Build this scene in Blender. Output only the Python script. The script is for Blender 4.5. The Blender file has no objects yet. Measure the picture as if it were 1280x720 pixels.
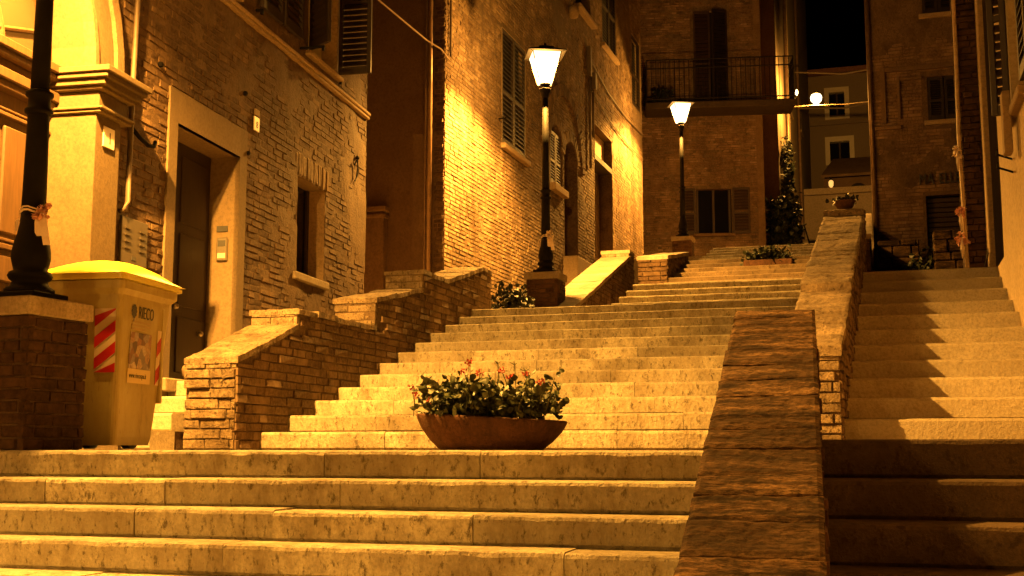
import bpy, math, random
import numpy as np
from mathutils import Vector, Matrix, noise
R = math.radians
scene = bpy.context.scene
COL = scene.collection

# ------------------------------------------------------------------ camera, sky, exposure
# world frame: +Y runs up the stairs, X along the step edges, z = 0 is the landing
CAM = Vector((0, 0, .015)); YAW = R(17); PITCH = R(7.58)
cd = bpy.data.cameras.new('camera'); cam = bpy.data.objects.new('camera', cd); COL.objects.link(cam)
cam.location = CAM; cam.rotation_euler = (R(90) + PITCH, 0, YAW)
cd.sensor_width = 36; cd.lens = 36 * 1502 / 1280; cd.clip_start = .05; cd.clip_end = 1000
scene.camera = cam
w = bpy.data.worlds.new('World'); scene.world = w; w.use_nodes = True
nt = w.node_tree; bgn = nt.nodes['Background']
sky = nt.nodes.new('ShaderNodeTexSky'); sky.sky_type = 'NISHITA'; sky.sun_disc = False
sky.sun_elevation = R(-6); sky.sun_rotation = R(200)
nt.links.new(sky.outputs[0], bgn.inputs[0]); bgn.inputs[1].default_value = .6
vs = scene.view_settings; vs.view_transform = 'Standard'; vs.look = 'None'; vs.exposure = 0; vs.gamma = 1
vs.use_curve_mapping = False
scene.cycles.use_denoising = True
scene.cycles.max_bounces = 6; scene.cycles.diffuse_bounces = 4; scene.cycles.transparent_max_bounces = 12
scene.cycles.sample_clamp_indirect = 6; scene.cycles.caustics_reflective = False; scene.cycles.caustics_refractive = False
SODIUM = (1, .435, .06)
SPOT_W, POINT_W = 12500, 560

# ------------------------------------------------------------------ projection (only used to rank pieces by their size in view)
fw = Vector((-math.sin(YAW) * math.cos(PITCH), math.cos(YAW) * math.cos(PITCH), math.sin(PITCH)))
rt = Vector((math.cos(YAW), math.sin(YAW), 0)); upv = rt.cross(fw)
def view_size(p, area):
    v = Vector(p) - CAM; d = v.dot(fw)
    if d < .3: return 0
    x = v.dot(rt) / d * 1502; y = v.dot(upv) / d * 1502
    if abs(x) > 645 or abs(y) > 365: return 0
    return area / d / d

# ------------------------------------------------------------------ helpers
ORG = {}
class Fr:
    """local frame: a along U, b along N, z up"""
    def __init__(s, o=(0, 0, 0), U=(1, 0, 0), N=(0, 1, 0), Zv=(0, 0, 1)):
        s.o = Vector(o); s.U = Vector(U).normalized(); s.N = Vector(N).normalized(); s.Z = Vector(Zv).normalized()
    def pt(s, a, b, z): return s.o + s.U * a + s.N * b + s.Z * z
def heading(o, deg):   # U points at 'deg' clockwise from +Y, N to its right
    a = R(deg); return Fr(o, (math.sin(a), math.cos(a), 0), (math.cos(a), -math.sin(a), 0))
AX = Fr()
class MB:
    def __init__(s): s.v = []; s.f = []
    def add(s, vs, fs):
        k = len(s.v); s.v += [Vector(p) for p in vs]; s.f += [tuple(i + k for i in f) for f in fs]; return s
    def quad(s, *p): return s.add(p, [tuple(range(len(p)))])
    def box(s, fr, a0, a1, b0, b1, z0, z1, c=0):
        if c:
            P = []; A = (a0, a1); B = (b0, b1); Zz = (z0, z1)
            for i in (0, 1):
                for j in (0, 1):
                    for k in (0, 1):
                        da = c if i == 0 else -c; db = c if j == 0 else -c; dz = c if k == 0 else -c
                        P += [fr.pt(A[i], B[j] + db, Zz[k] + dz), fr.pt(A[i] + da, B[j], Zz[k] + dz), fr.pt(A[i] + da, B[j] + db, Zz[k])]
            ix = lambda i, j, k, m: (i * 4 + j * 2 + k) * 3 + m
            F = []
            for i in (0, 1):
                F.append((ix(i,0,0,0), ix(i,1,0,0), ix(i,1,1,0), ix(i,0,1,0)))
                F.append((ix(0,i,0,1), ix(1,i,0,1), ix(1,i,1,1), ix(0,i,1,1)))
                F.append((ix(0,0,i,2), ix(1,0,i,2), ix(1,1,i,2), ix(0,1,i,2)))
                for j in (0, 1):
                    F.append((ix(i,j,0,0), ix(i,j,1,0), ix(i,j,1,1), ix(i,j,0,1)))
                    F.append((ix(i,0,j,0), ix(i,1,j,0), ix(i,1,j,2), ix(i,0,j,2)))
                    F.append((ix(0,i,j,1), ix(1,i,j,1), ix(1,i,j,2), ix(0,i,j,2)))
                    for k in (0, 1): F.append((ix(i,j,k,0), ix(i,j,k,1), ix(i,j,k,2)))
            return s.add(P, F)
        P = [fr.pt(a, b, z) for a in (a0, a1) for b in (b0, b1) for z in (z0, z1)]
        return s.add(P, [(0,1,3,2), (4,6,7,5), (0,4,5,1), (2,3,7,6), (0,2,6,4), (1,5,7,3)])
    def prism(s, front, back):
        n = len(front)
        return s.add(list(front) + list(back), [tuple(range(n)), tuple(range(2*n-1, n-1, -1))] + [(i, (i+1) % n, n + (i+1) % n, n + i) for i in range(n)])
    def rings(s, rs, cap=True, closed=True):
        n = len(rs[0]); V = [p for r in rs for p in r]; F = []
        for k in range(len(rs) - 1):
            for i in range(n if closed else n - 1):
                j = (i + 1) % n
                F.append((k*n+i, k*n+j, (k+1)*n+j, (k+1)*n+i))
        if cap: F += [tuple(range(n-1, -1, -1)), tuple(range((len(rs)-1)*n, len(rs)*n))]
        return s.add(V, F)
    def lathe(s, o, prof, n=20, square=False, rot=0):
        o = Vector(o); rs = []
        for r, z in prof:
            rs.append([o + Vector((r * math.cos(rot + 2*math.pi*i/n), r * math.sin(rot + 2*math.pi*i/n), z)) for i in range(n)])
        return s.rings(rs)
    def tube(s, pts, r, n=8):
        pts = [Vector(p) for p in pts]; rs = []
        for i, p in enumerate(pts):
            t = (pts[min(i+1, len(pts)-1)] - pts[max(i-1, 0)]).normalized()
            a = t.cross(Vector((0, 0, 1)) if abs(t.z) < .9 else Vector((1, 0, 0))).normalized(); b = t.cross(a)
            rr = r[i] if isinstance(r, (list, tuple)) else r
            rs.append([p + (a * math.cos(2*math.pi*k/n) + b * math.sin(2*math.pi*k/n)) * rr for k in range(n)])
        return s.rings(rs)
    def build(s, name, mat, parent=None, smooth=False, kind=None, label=None):
        o0 = ORG.get(parent.name, Vector()) if parent else Vector()
        me = bpy.data.meshes.new(name); me.from_pydata([tuple(p - o0) for p in s.v], [], s.f)
        if smooth: me.polygons.foreach_set('use_smooth', [True] * len(me.polygons))
        me.materials.append(M[mat] if isinstance(mat, str) else mat)
        o = bpy.data.objects.new(name, me); COL.objects.link(o)
        if parent: o.parent = parent; ORG[o.name] = o0
        else: ORG[o.name] = Vector()
        if kind: o['kind'] = kind
        if label: o['label'] = label
        return o
def tag(o, label=None, cat=None, group=None, kind=None):
    for k, v in (('label', label), ('category', cat), ('group', group), ('kind', kind)):
        if v: o[k] = v
    return o
def thing(name, loc, label=None, cat=None, group=None, kind=None):
    o = bpy.data.objects.new(name, None); COL.objects.link(o); o.location = loc; o.empty_display_size = .2
    ORG[o.name] = Vector(loc); return tag(o, label, cat, group, kind)
def copy_tree(o, parent=None):
    c = o.copy(); COL.objects.link(c); c.parent = parent
    ORG[c.name] = ORG.get(o.name, Vector())
    for ch in list(o.children): copy_tree(ch, c)
    return c
def inst(name, me, world, parent):
    o = bpy.data.objects.new(name, me); COL.objects.link(o); o.parent = parent
    o.matrix_basis = Matrix.Translation(-ORG[parent.name]) @ world
    ORG[o.name] = ORG[parent.name]; return o
def N3(x, y, z): return noise.noise(Vector((x, y, z)))

# ------------------------------------------------------------------ materials
M = {}
def new_mat(name):
    m = bpy.data.materials.new(name); m.use_nodes = True; M[name] = m
    t = m.node_tree; return m, t, t.nodes['Principled BSDF']
def nd(t, k, **kw):
    n = t.nodes.new(k)
    for a, b in kw.items(): setattr(n, a, b)
    return n
def noise_tex(t, scale, detail=5, rough=.6, vec=None, stretch=None):
    n = nd(t, 'ShaderNodeTexNoise'); n.inputs['Scale'].default_value = scale; n.inputs['Detail'].default_value = detail; n.inputs['Roughness'].default_value = rough
    g = nd(t, 'ShaderNodeNewGeometry'); src = g.outputs['Position']
    if stretch:
        mp = nd(t, 'ShaderNodeMapping'); mp.inputs['Scale'].default_value = stretch; t.links.new(src, mp.inputs[0]); src = mp.outputs[0]
    t.links.new(src, n.inputs['Vector']); return n.outputs['Fac']
def ramp(t, fac, stops):
    r = nd(t, 'ShaderNodeValToRGB'); e = r.color_ramp.elements
    while len(e) < len(stops): e.new(.5)
    for el, (p, c) in zip(e, stops): el.position = p; el.color = (*c, 1) if len(c) == 3 else c
    t.links.new(fac, r.inputs[0]); return r.outputs[0]
def mix(t, fac, a, b, mode='MIX'):
    m = nd(t, 'ShaderNodeMix', data_type='RGBA', blend_type=mode)
    for i, x in ((0, fac), (6, a), (7, b)):
        if hasattr(x, 'is_output'): t.links.new(x, m.inputs[i])
        else: m.inputs[i].default_value = x if i == 0 else (*x, 1)
    return m.outputs[2]
def bump(t, b, h, strength=.5, dist=.01, prev=None):
    n = nd(t, 'ShaderNodeBump'); n.inputs['Strength'].default_value = strength; n.inputs['Distance'].default_value = dist
    t.links.new(h, n.inputs['Height'])
    if prev: t.links.new(prev, n.inputs['Normal'])
    t.links.new(n.outputs[0], b.inputs['Normal']); return n.outputs[0]
def g3(v): return (v, v, v)
def island(t):
    g = nd(t, 'ShaderNodeNewGeometry'); oi = nd(t, 'ShaderNodeObjectInfo')
    a = nd(t, 'ShaderNodeMath', operation='ADD'); t.links.new(g.outputs['Random Per Island'], a.inputs[0]); t.links.new(oi.outputs['Random'], a.inputs[1])
    f = nd(t, 'ShaderNodeMath', operation='FRACT'); t.links.new(a.outputs[0], f.inputs[0]); return f.outputs[0]

def brick_mat(name, dark, mid, light, rough=.9):
    m, t, b = new_mat(name)
    c = ramp(t, island(t), [(0, dark), (.45, mid), (.8, light), (1, mid)])
    c = mix(t, ramp(t, noise_tex(t, 3.2, 4, .68), [(.42, g3(0)), (.68, g3(.75))]), c, tuple(x * .35 for x in dark))
    c = mix(t, ramp(t, noise_tex(t, 1.3, 5, .75, stretch=(1, 1, .6)), [(.42, g3(0)), (.60, g3(.85))]), c, tuple(x * .45 for x in dark))
    c = mix(t, ramp(t, noise_tex(t, 26, 3, .7), [(.35, g3(0)), (.75, g3(.5))]), c, light)
    t.links.new(c, b.inputs['Base Color']); b.inputs['Roughness'].default_value = rough; b.inputs['Specular IOR Level'].default_value = .2
    p = bump(t, b, noise_tex(t, 60, 3, .7), .5, .008); bump(t, b, noise_tex(t, 16, 2, .6), .4, .012, p)
brick_mat('brick_brown', (.080, .045, .024), (.135, .083, .045), (.195, .13, .075))
brick_mat('brick_pale', (.125, .076, .041), (.21, .14, .08), (.29, .21, .128))
brick_mat('brick_far', (.17, .10, .054), (.28, .17, .096), (.36, .235, .14))
brick_mat('brick_dark', (.04, .02, .012), (.075, .038, .022), (.12, .068, .038))
brick_mat('brick_old', (.12, .075, .042), (.19, .125, .072), (.28, .20, .125))

def stone_mat(name, base, dirt, stain=.5, scale=1.0, spots=.5, bumpk=.5, stretch=(1, 1, .8)):
    m, t, b = new_mat(name)
    isl = island(t); st3 = tuple(stretch)
    c = mix(t, isl, tuple(x * .70 for x in base), tuple(min(1, x * 1.15) for x in base))
    big = noise_tex(t, 2.6 * scale, 5, .78, stretch=st3)
    c = mix(t, ramp(t, big, [(.40, g3(0)), (.66, g3(stain))]), c, dirt)
    mid = noise_tex(t, 19 * scale, 4, .75, stretch=st3)
    c = mix(t, ramp(t, mid, [(.545, g3(0)), (.64, g3(spots))]), c, tuple(x * .42 for x in dirt))
    fine = noise_tex(t, 48 * scale, 3, .7)
    c = mix(t, ramp(t, fine, [(.36, g3(.55)), (.56, g3(0))]), c, tuple(x * .5 for x in base))
    t.links.new(c, b.inputs['Base Color']); b.inputs['Roughness'].default_value = .85; b.inputs['Specular IOR Level'].default_value = .2
    p = bump(t, b, fine, .5 * bumpk * 2, .010); bump(t, b, mid, .5 * bumpk * 2, .02, p)
stone_mat('step_stone', (.48, .435, .325), (.18, .138, .082), .85, 1, .85, .8, (1.5, 1.5, .8))
stone_mat('step_stone_plain', (.54, .48, .36), (.37, .30, .20), .5, 1, .25)
stone_mat('cap_stone', (.40, .33, .23), (.14, .10, .06), .6, 1, .3)
m, t, b = new_mat('weathered_cap')
n1 = noise_tex(t, 6.0, 6, .80, stretch=(.40, 1.7, 1.7)); n2 = noise_tex(t, 45, 4, .78, stretch=(.6, 1.2, 1.2))
c = ramp(t, n1, [(.41, (.012, .007, .004)), (.49, (.055, .032, .016)), (.57, (.125, .074, .037)), (.70, (.25, .16, .085))])
c = mix(t, ramp(t, island(t), [(0, g3(.6)), (.5, g3(.1)), (1, g3(0))]), c, (.045, .027, .015))
b.inputs['Specular IOR Level'].default_value = .06
c = mix(t, ramp(t, n2, [(.40, g3(.8)), (.56, g3(0))]), c, (.014, .009, .005)); t.links.new(c, b.inputs['Base Color']); b.inputs['Roughness'].default_value = .92
p = bump(t, b, n2, .8, .008); bump(t, b, n1, .35, .006, p)
stone_mat('old_block', (.40, .31, .20), (.10, .068, .038), .95, 1.6, .85, 1.3)
stone_mat('plaster_tan', (.37, .27, .16), (.24, .165, .09), .45, .7, .15, .35)
stone_mat('plaster_pale', (.50, .39, .24), (.36, .26, .145), .4, .6, .12, .3)
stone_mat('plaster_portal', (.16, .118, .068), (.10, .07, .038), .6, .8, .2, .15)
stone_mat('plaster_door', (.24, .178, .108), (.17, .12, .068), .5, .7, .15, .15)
stone_mat('step_stone_brown', (.17, .125, .075), (.07, .048, .028), .8, 1, .6)  # darker brown version of the step stone, for the third flight
stone_mat('step_stone_darkened', (.10, .070, .042), (.04, .027, .016), .8, 1, .6)  # darkened step stone: holds the lower side steps' shade; balcony slab uses it too
stone_mat('mortar_mid', (.20, .14, .085), (.07, .045, .026), .9, 1.2, .6, 1.2)
stone_mat('plaster_brown', (.22, .14, .08), (.12, .072, .04), .7, .6, .3, .4)
stone_mat('plaster_far', (.36, .28, .19), (.24, .18, .12), .4, .4, .1, .2)
stone_mat('mortar', (.20, .142, .086), (.085, .055, .03), .8, .8, .5, .9)
stone_mat('mortar_dark', (.12, .08, .05), (.05, .03, .02), .7, 1.2, .5, .9)
stone_mat('mortar_patch', (.165, .106, .058), (.07, .043, .022), .8, .9, .45, .7)
stone_mat('paving', (.33, .27, .19), (.17, .12, .075), .6, .8, .4)
def plain(name, col, rough=.6, metal=0, var=.25, sc=8, bk=.15, spec=None):
    m, t, b = new_mat(name)
    c = mix(t, ramp(t, noise_tex(t, sc, 5, .65), [(.3, g3(0)), (.75, g3(1))]), tuple(x * (1 - var) for x in col), tuple(min(1, x * (1 + var)) for x in col))
    t.links.new(c, b.inputs['Base Color']); b.inputs['Roughness'].default_value = rough; b.inputs['Metallic'].default_value = metal
    if spec is not None: b.inputs['Specular IOR Level'].default_value = spec
    if bk: bump(t, b, noise_tex(t, sc * 9, 3, .6), bk, .004)
def wood(name, col, stretch=(14, 14, 1.2), rough=.6):
    m, t, b = new_mat(name)
    f = noise_tex(t, 3, 6, .65, stretch=stretch)
    t.links.new(ramp(t, f, [(.3, tuple(x * .5 for x in col)), (.7, col)]), b.inputs['Base Color']); b.inputs['Roughness'].default_value = rough
    bump(t, b, f, .3, .006)
plain('iron', (.006, .005, .0045), .7, 0, .3, 12, .25, .12)
plain('iron_rail', (.012, .008, .006), .7, 0, .3, 8, .15, .25)
plain('pipe_copper', (.20, .125, .075), .38, .5, .3, 6)
plain('pipe_grey', (.10, .07, .045), .6, 0, .3, 6)
plain('pipe_pale', (.42, .31, .19), .5, 0, .35, 9)
wood('wood_dark', (.035, .019, .010)); wood('wood_portal', (.10, .053, .021)); wood('wood_shutter', (.026, .014, .008))
wood('wood_brown', (.055, .027, .014)); wood('wood_lintel', (.22, .13, .065)); wood('door_grey', (.19, .13, .08))
m, t, b = new_mat('bin_yellow')
n1 = noise_tex(t, 4, 5, .75, stretch=(1, 1, .35)); n2 = noise_tex(t, 40, 3, .7, stretch=(1, 1, .25))
c = ramp(t, n1, [(.35, (.40, .34, .125)), (.60, (.34, .275, .09)), (.75, (.21, .16, .06))]); c = mix(t, ramp(t, n2, [(.60, g3(0)), (.70, g3(.45))]), c, (.16, .11, .05))
t.links.new(c, b.inputs['Base Color']); t.links.new(ramp(t, n1, [(.3, g3(.35)), (.7, g3(.6))]), b.inputs['Roughness']); bump(t, b, n2, .08, .004)
plain('lid_yellow', (.66, .56, .07), .38, 0, .06, 5, .05)
plain('rubber', (.02, .02, .02), .8); plain('tape_red', (.42, .014, .010), .4, 0, .1); plain('tape_white', (.62, .52, .34), .4, 0, .1)
plain('sticker_paper', (.60, .47, .20), .5, 0, .06); plain('ink', (.05, .05, .05), .6); plain('ink_faint', (.33, .24, .09), .6)
stone_mat('planter', (.105, .05, .027), (.03, .016, .009), .95, 1.5, .5, .5, (1, 1, .5)); plain('soil', (.03, .02, .013), .95, 0, .4, 30, .8)
plain('stem', (.09, .085, .03), .7); plain('petal', (.42, .06, .035), .6, 0, .3, 30, 0); plain('tulle', (.72, .60, .50), .6, 0, .15, 25, .1)
plain('tulle_pink', (.66, .36, .28), .6, 0, .2, 25, .1)
plain('meter_grey', (.085, .068, .048), .5, .2, .2); plain('plate_white', (.68, .60, .46), .4, 0, .06); plain('steel', (.38, .34, .28), .35, .8, .1)
plain('cable', (.10, .07, .045), .7); plain('cable_pale', (.36, .26, .17), .6); plain('roof_tile', (.22, .10, .06), .9); plain('curtain', (.42, .38, .24), .9, 0, .2, 6)
plain('dark_inside', (.012, .009, .007), .9, 0, .2, 3, 0)
m, t, b = new_mat('glass_dark'); b.inputs['Base Color'].default_value = (.008, .007, .006, 1); b.inputs['Roughness'].default_value = .10; b.inputs['Specular IOR Level'].default_value = .18
m, t, b = new_mat('frosted_fan'); b.inputs['Base Color'].default_value = (.06, .045, .026, 1); b.inputs['Roughness'].default_value = .25
def leaf_mat(name, a, b_):
    m, t, b = new_mat(name)
    t.links.new(ramp(t, island(t), [(0, a), (.7, b_), (1, a)]), b.inputs['Base Color']); b.inputs['Roughness'].default_value = .5
    b.inputs['Transmission Weight'].default_value = 0
leaf_mat('leaf', (.018, .026, .008), (.055, .064, .02)); leaf_mat('leaf_dark', (.008, .011, .004), (.022, .027, .009))
# photo print on the bin sticker: blurred snapshot of people, no one recognisable
m, t, b = new_mat('snapshot')
vo = nd(t, 'ShaderNodeTexVoronoi'); vo.inputs['Scale'].default_value = 17; g = nd(t, 'ShaderNodeNewGeometry'); t.links.new(g.outputs['Position'], vo.inputs['Vector'])
sp = nd(t, 'ShaderNodeSeparateColor'); t.links.new(vo.outputs['Color'], sp.inputs[0])
c = ramp(t, sp.outputs[0], [(0, (.05, .03, .03)), (.3, (.30, .13, .07)), (.55, (.45, .36, .22)), (.8, (.14, .12, .14)), (1, (.6, .5, .35))])
c = mix(t, ramp(t, noise_tex(t, 60, 3), [(.4, g3(0)), (.7, g3(.6))]), c, (.10, .06, .05)); t.links.new(c, b.inputs['Base Color']); b.inputs['Roughness'].default_value = .45
# lit lantern glass: clear enough for the bulb's light to pass, and itself glowing
m, t, b = new_mat('lantern_glass'); out = t.nodes['Material Output']
tr = nd(t, 'ShaderNodeBsdfTransparent'); em = nd(t, 'ShaderNodeEmission'); em.inputs[0].default_value = (1, .82, .45, 1); em.inputs[1].default_value = 2.6
ad = nd(t, 'ShaderNodeAddShader'); t.links.new(tr.outputs[0], ad.inputs[0]); t.links.new(em.outputs[0], ad.inputs[1]); t.links.new(ad.outputs[0], out.inputs[0])
m.cycles.emission_sampling = 'NONE'
m, t, b = new_mat('bulb'); b.inputs['Emission Color'].default_value = (1, .8, .45, 1); b.inputs['Emission Strength'].default_value = 12; m.cycles.emission_sampling = 'NONE'
m, t, b = new_mat('small_flame'); b.inputs['Emission Color'].default_value = (1, .72, .32, 1); b.inputs['Emission Strength'].default_value = 9

m, t, b = new_mat('dim_flame'); b.inputs['Emission Color'].default_value = (1, .5, .12, 1); b.inputs['Emission Strength'].default_value = 1.1

# ------------------------------------------------------------------ bricks
rng = random.Random(11)
def unit_brick(r, c1=.014, c2=.06):
    j = lambda k: r.uniform(-k, k)
    # a 0..1, b (depth) 0..1 front at 1, z 0..1
    V = []
    back = [(0, 0), (1, 0), (1, 1), (0, 1)]
    for (a, z) in back: V.append((a, 0, z))
    mids = [(a + j(.014), z + j(.07)) for a, z in back]
    for (a, z) in mids: V.append((a, .82 + j(.08), z))
    for (a, z) in mids: V.append((a + (c1 + j(.010) if a < .5 else -c1 + j(.010)), 1 + j(.10), z + (c2 + j(.05) if z < .5 else -c2 + j(.05))))
    F = [(8, 9, 10, 11)]
    for i in range(4):
        k = (i + 1) % 4
        F += [(i, k, 4 + k, 4 + i), (4 + i, 4 + k, 8 + k, 8 + i)]
    return V, F
UB = [unit_brick(rng) for _ in range(9)]
UBM = {}
def ub_mesh(i, mat):
    if (i, mat) not in UBM:
        me = bpy.data.meshes.new('brick'); me.from_pydata(UB[i][0], [], UB[i][1]); me.materials.append(M[mat]); UBM[(i, mat)] = me
    return UBM[(i, mat)]
def place_bricks(parent, bricks, mat, n_ind, rest_name='brickwork'):
    """bricks: (frame, a0, a1, b0, b1, z0, z1); the n_ind largest in view become single parts, the rest one mesh"""
    sc = []
    for q in bricks:
        fr, a0, a1, b0, b1, z0, z1 = q
        sc.append(view_size(fr.pt((a0+a1)/2, b1, (z0+z1)/2), (a1-a0)*(z1-z0)))
    order = sorted(range(len(bricks)), key=lambda i: -sc[i]); mb = MB(); r = random.Random(5)
    for rank, i in enumerate(order):
        fr, a0, a1, b0, b1, z0, z1 = bricks[i]; k = r.randrange(len(UB))
        if rank < n_ind and sc[i] > 0:
            Mx = Matrix.Identity(4)
            for c, vec in enumerate((fr.U * (a1-a0), fr.N * (b1-b0), fr.Z * (z1-z0))):
                for q in range(3): Mx[q][c] = vec[q]
            Mx.translation = fr.pt(a0, b0, z0)
            inst('brick', ub_mesh(k, mat), Mx, parent)
        else:
            V, F = UB[k]
            mb.add([fr.pt(a0 + v[0]*(a1-a0), b0 + v[1]*(b1-b0), z0 + v[2]*(z1-z0)) for v in V], F)
    if mb.v: mb.build(rest_name, mat, parent, kind='stuff')
def lay(fr, u0, u1, z0, z1, holes=(), row=.066, L=(.25, .30), head=.2, seed=1, depth=.05, proud=.012, joint=.011, skip=0, topf=None, lean=0):
    r = random.Random(seed); out = []; z = z0; k = 0
    while z < z1 - .02:
        h = row * r.uniform(.93, 1.07); ze = min(z + h, z1); u = u0 - r.uniform(0, .25)
        while u < u1:
            l = r.uniform(*L) * (.5 if r.random() < head else 1)
            a0, a1 = max(u, u0), min(u + l, u1); u += l
            if a1 - a0 < .04: continue
            segs = [(a0, a1)]
            for (h0, h1, hz0, hz1) in holes:
                if ze > hz0 + .005 and z < hz1 - .005:
                    ns = []
                    for s0, s1 in segs:
                        if h1 <= s0 or h0 >= s1: ns.append((s0, s1)); continue
                        if h0 - s0 > .03: ns.append((s0, h0))
                        if s1 - h1 > .03: ns.append((h1, s1))
                    segs = ns
            for s0, s1 in segs:
                if r.random() < skip: continue
                top = ze
                if topf:
                    top = min(ze, topf(s0), topf(s1))
                    if top - z < .022: continue
                out.append((fr, s0 + joint/2, s1 - joint/2, -depth, r.uniform(.1, 1) ** 1.5 * proud, z + joint/2, top - joint/2))
        z = ze
    return out
def sheet(mb, fr, u0, u1, z0, z1, holes=(), n=0, step=.5, disp=None):
    """wall skin with real openings"""
    us = set([u0, u1]); zs = set([z0, z1])
    for h in holes: us |= {min(max(h[0], u0), u1), min(max(h[1], u0), u1)}; zs |= {min(max(h[2], z0), z1), min(max(h[3], z0), z1)}
    def fill(s):
        s = sorted(s); o = []
        for a, b_ in zip(s, s[1:]):
            k = max(1, round((b_ - a) / step)); o += [a + (b_ - a) * i / k for i in range(k)]
        return o + [s[-1]]
    us, zs = fill(us), fill(zs); idx = {}; V = []; F = []
    def vi(i, j):
        if (i, j) not in idx:
            idx[(i, j)] = len(V); V.append(fr.pt(us[i], n + (disp(us[i], zs[j]) if disp else 0), zs[j]))
        return idx[(i, j)]
    for i in range(len(us) - 1):
        for j in range(len(zs) - 1):
            cu, cz = (us[i] + us[i+1]) / 2, (zs[j] + zs[j+1]) / 2
            if any(h[0] < cu < h[1] and h[2] < cz < h[3] for h in holes): continue
            F.append((vi(i, j), vi(i+1, j), vi(i+1, j+1), vi(i, j+1)))
    return mb.add(V, F)
def reveal(mb, fr, h, d, n=0, bottom=True):
    u0, u1, z0, z1 = h; P = fr.pt
    mb.quad(P(u0, n, z0), P(u0, -d, z0), P(u0, -d, z1), P(u0, n, z1)); mb.quad(P(u1, n, z0), P(u1, -d, z0), P(u1, -d, z1), P(u1, n, z1))
    mb.quad(P(u0, n, z1), P(u0, -d, z1), P(u1, -d, z1), P(u1, n, z1))
    if bottom: mb.quad(P(u0, n, z0), P(u0, -d, z0), P(u1, -d, z0), P(u1, n, z0))
    return mb
def shell(mb, fr, u0, u1, depth, z0, z1, n=-.06):
    """far sides and top that close a building behind its street wall"""
    P = fr.pt
    mb.quad(P(u0, n, z0), P(u0, -depth, z0), P(u0, -depth, z1), P(u0, n, z1)); mb.quad(P(u1, n, z0), P(u1, -depth, z0), P(u1, -depth, z1), P(u1, n, z1))
    mb.quad(P(u0, -depth, z0), P(u1, -depth, z0), P(u1, -depth, z1), P(u0, -depth, z1)); mb.quad(P(u0, n, z1), P(u1, n, z1), P(u1, -depth, z1), P(u0, -depth, z1))
    return mb
def shutter(parent, fr, a0, a1, z0, z1, mat='wood_shutter', n_slat=20, b=0, th=.045, label=None):
    """louvred leaf in the plane of fr, from b to b+th along N"""
    m = MB(); s = .055
    m.box(fr, a0, a0+s, b, b+th, z0, z1, .004); m.box(fr, a1-s, a1, b, b+th, z0, z1, .004)
    m.box(fr, a0+s, a1-s, b+.002, b+th-.002, z0, z0+.09); m.box(fr, a0+s, a1-s, b+.002, b+th-.002, z1-.07, z1)
    zm = z0 + (z1 - z0) * .45; m.box(fr, a0+s, a1-s, b+.002, b+th-.002, zm-.03, zm+.03)
    sh = m.build('shutter', mat, parent, label=label); H = (z1 - .07 - z0 - .09) / n_slat; sl = None
    for k in range(n_slat):
        zc = z0 + .09 + H * (k + .5)
        if abs(zc - zm) < .03 + H * .3: continue
        if sl is not None:
            o = bpy.data.objects.new('slat', sl); COL.objects.link(o); o.parent = sh; o.location = (0, 0, zc - sl0); ORG[o.name] = ORG[sh.name]
            continue
        q = MB(); P = fr.pt; t2 = .006
        q.prism([P(a0+s, b+.004, zc+H*.42), P(a0+s, b+th-.004, zc-H*.42), P(a0+s, b+th-.004, zc-H*.42+t2*2), P(a0+s, b+.004, zc+H*.42+t2*2)],
                [P(a1-s, b+.004, zc+H*.42), P(a1-s, b+th-.004, zc-H*.42), P(a1-s, b+th-.004, zc-H*.42+t2*2), P(a1-s, b+.004, zc+H*.42+t2*2)])
        o = q.build('slat', mat, sh); sl = o.data; sl0 = zc
    return sh
def text_mesh(parent, s, fr, a, b, z, size, mat, name='lettering', depth=.004, sx=1):
    cu = bpy.data.curves.new('t', 'FONT'); cu.body = s; cu.size = size; cu.extrude = depth; cu.space_character = 1.05
    ob = bpy.data.objects.new('t', cu); COL.objects.link(ob); dg = bpy.context.evaluated_depsgraph_get()
    me = ob.evaluated_get(dg).to_mesh(); m = MB()
    m.add([fr.pt(a + v.co.x * sx, b + v.co.z, z + v.co.y) for v in me.vertices], [tuple(p.vertices) for p in me.polygons])
    bpy.data.objects.remove(ob); bpy.data.curves.remove(cu)
    return m.build(name, mat, parent)

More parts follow.
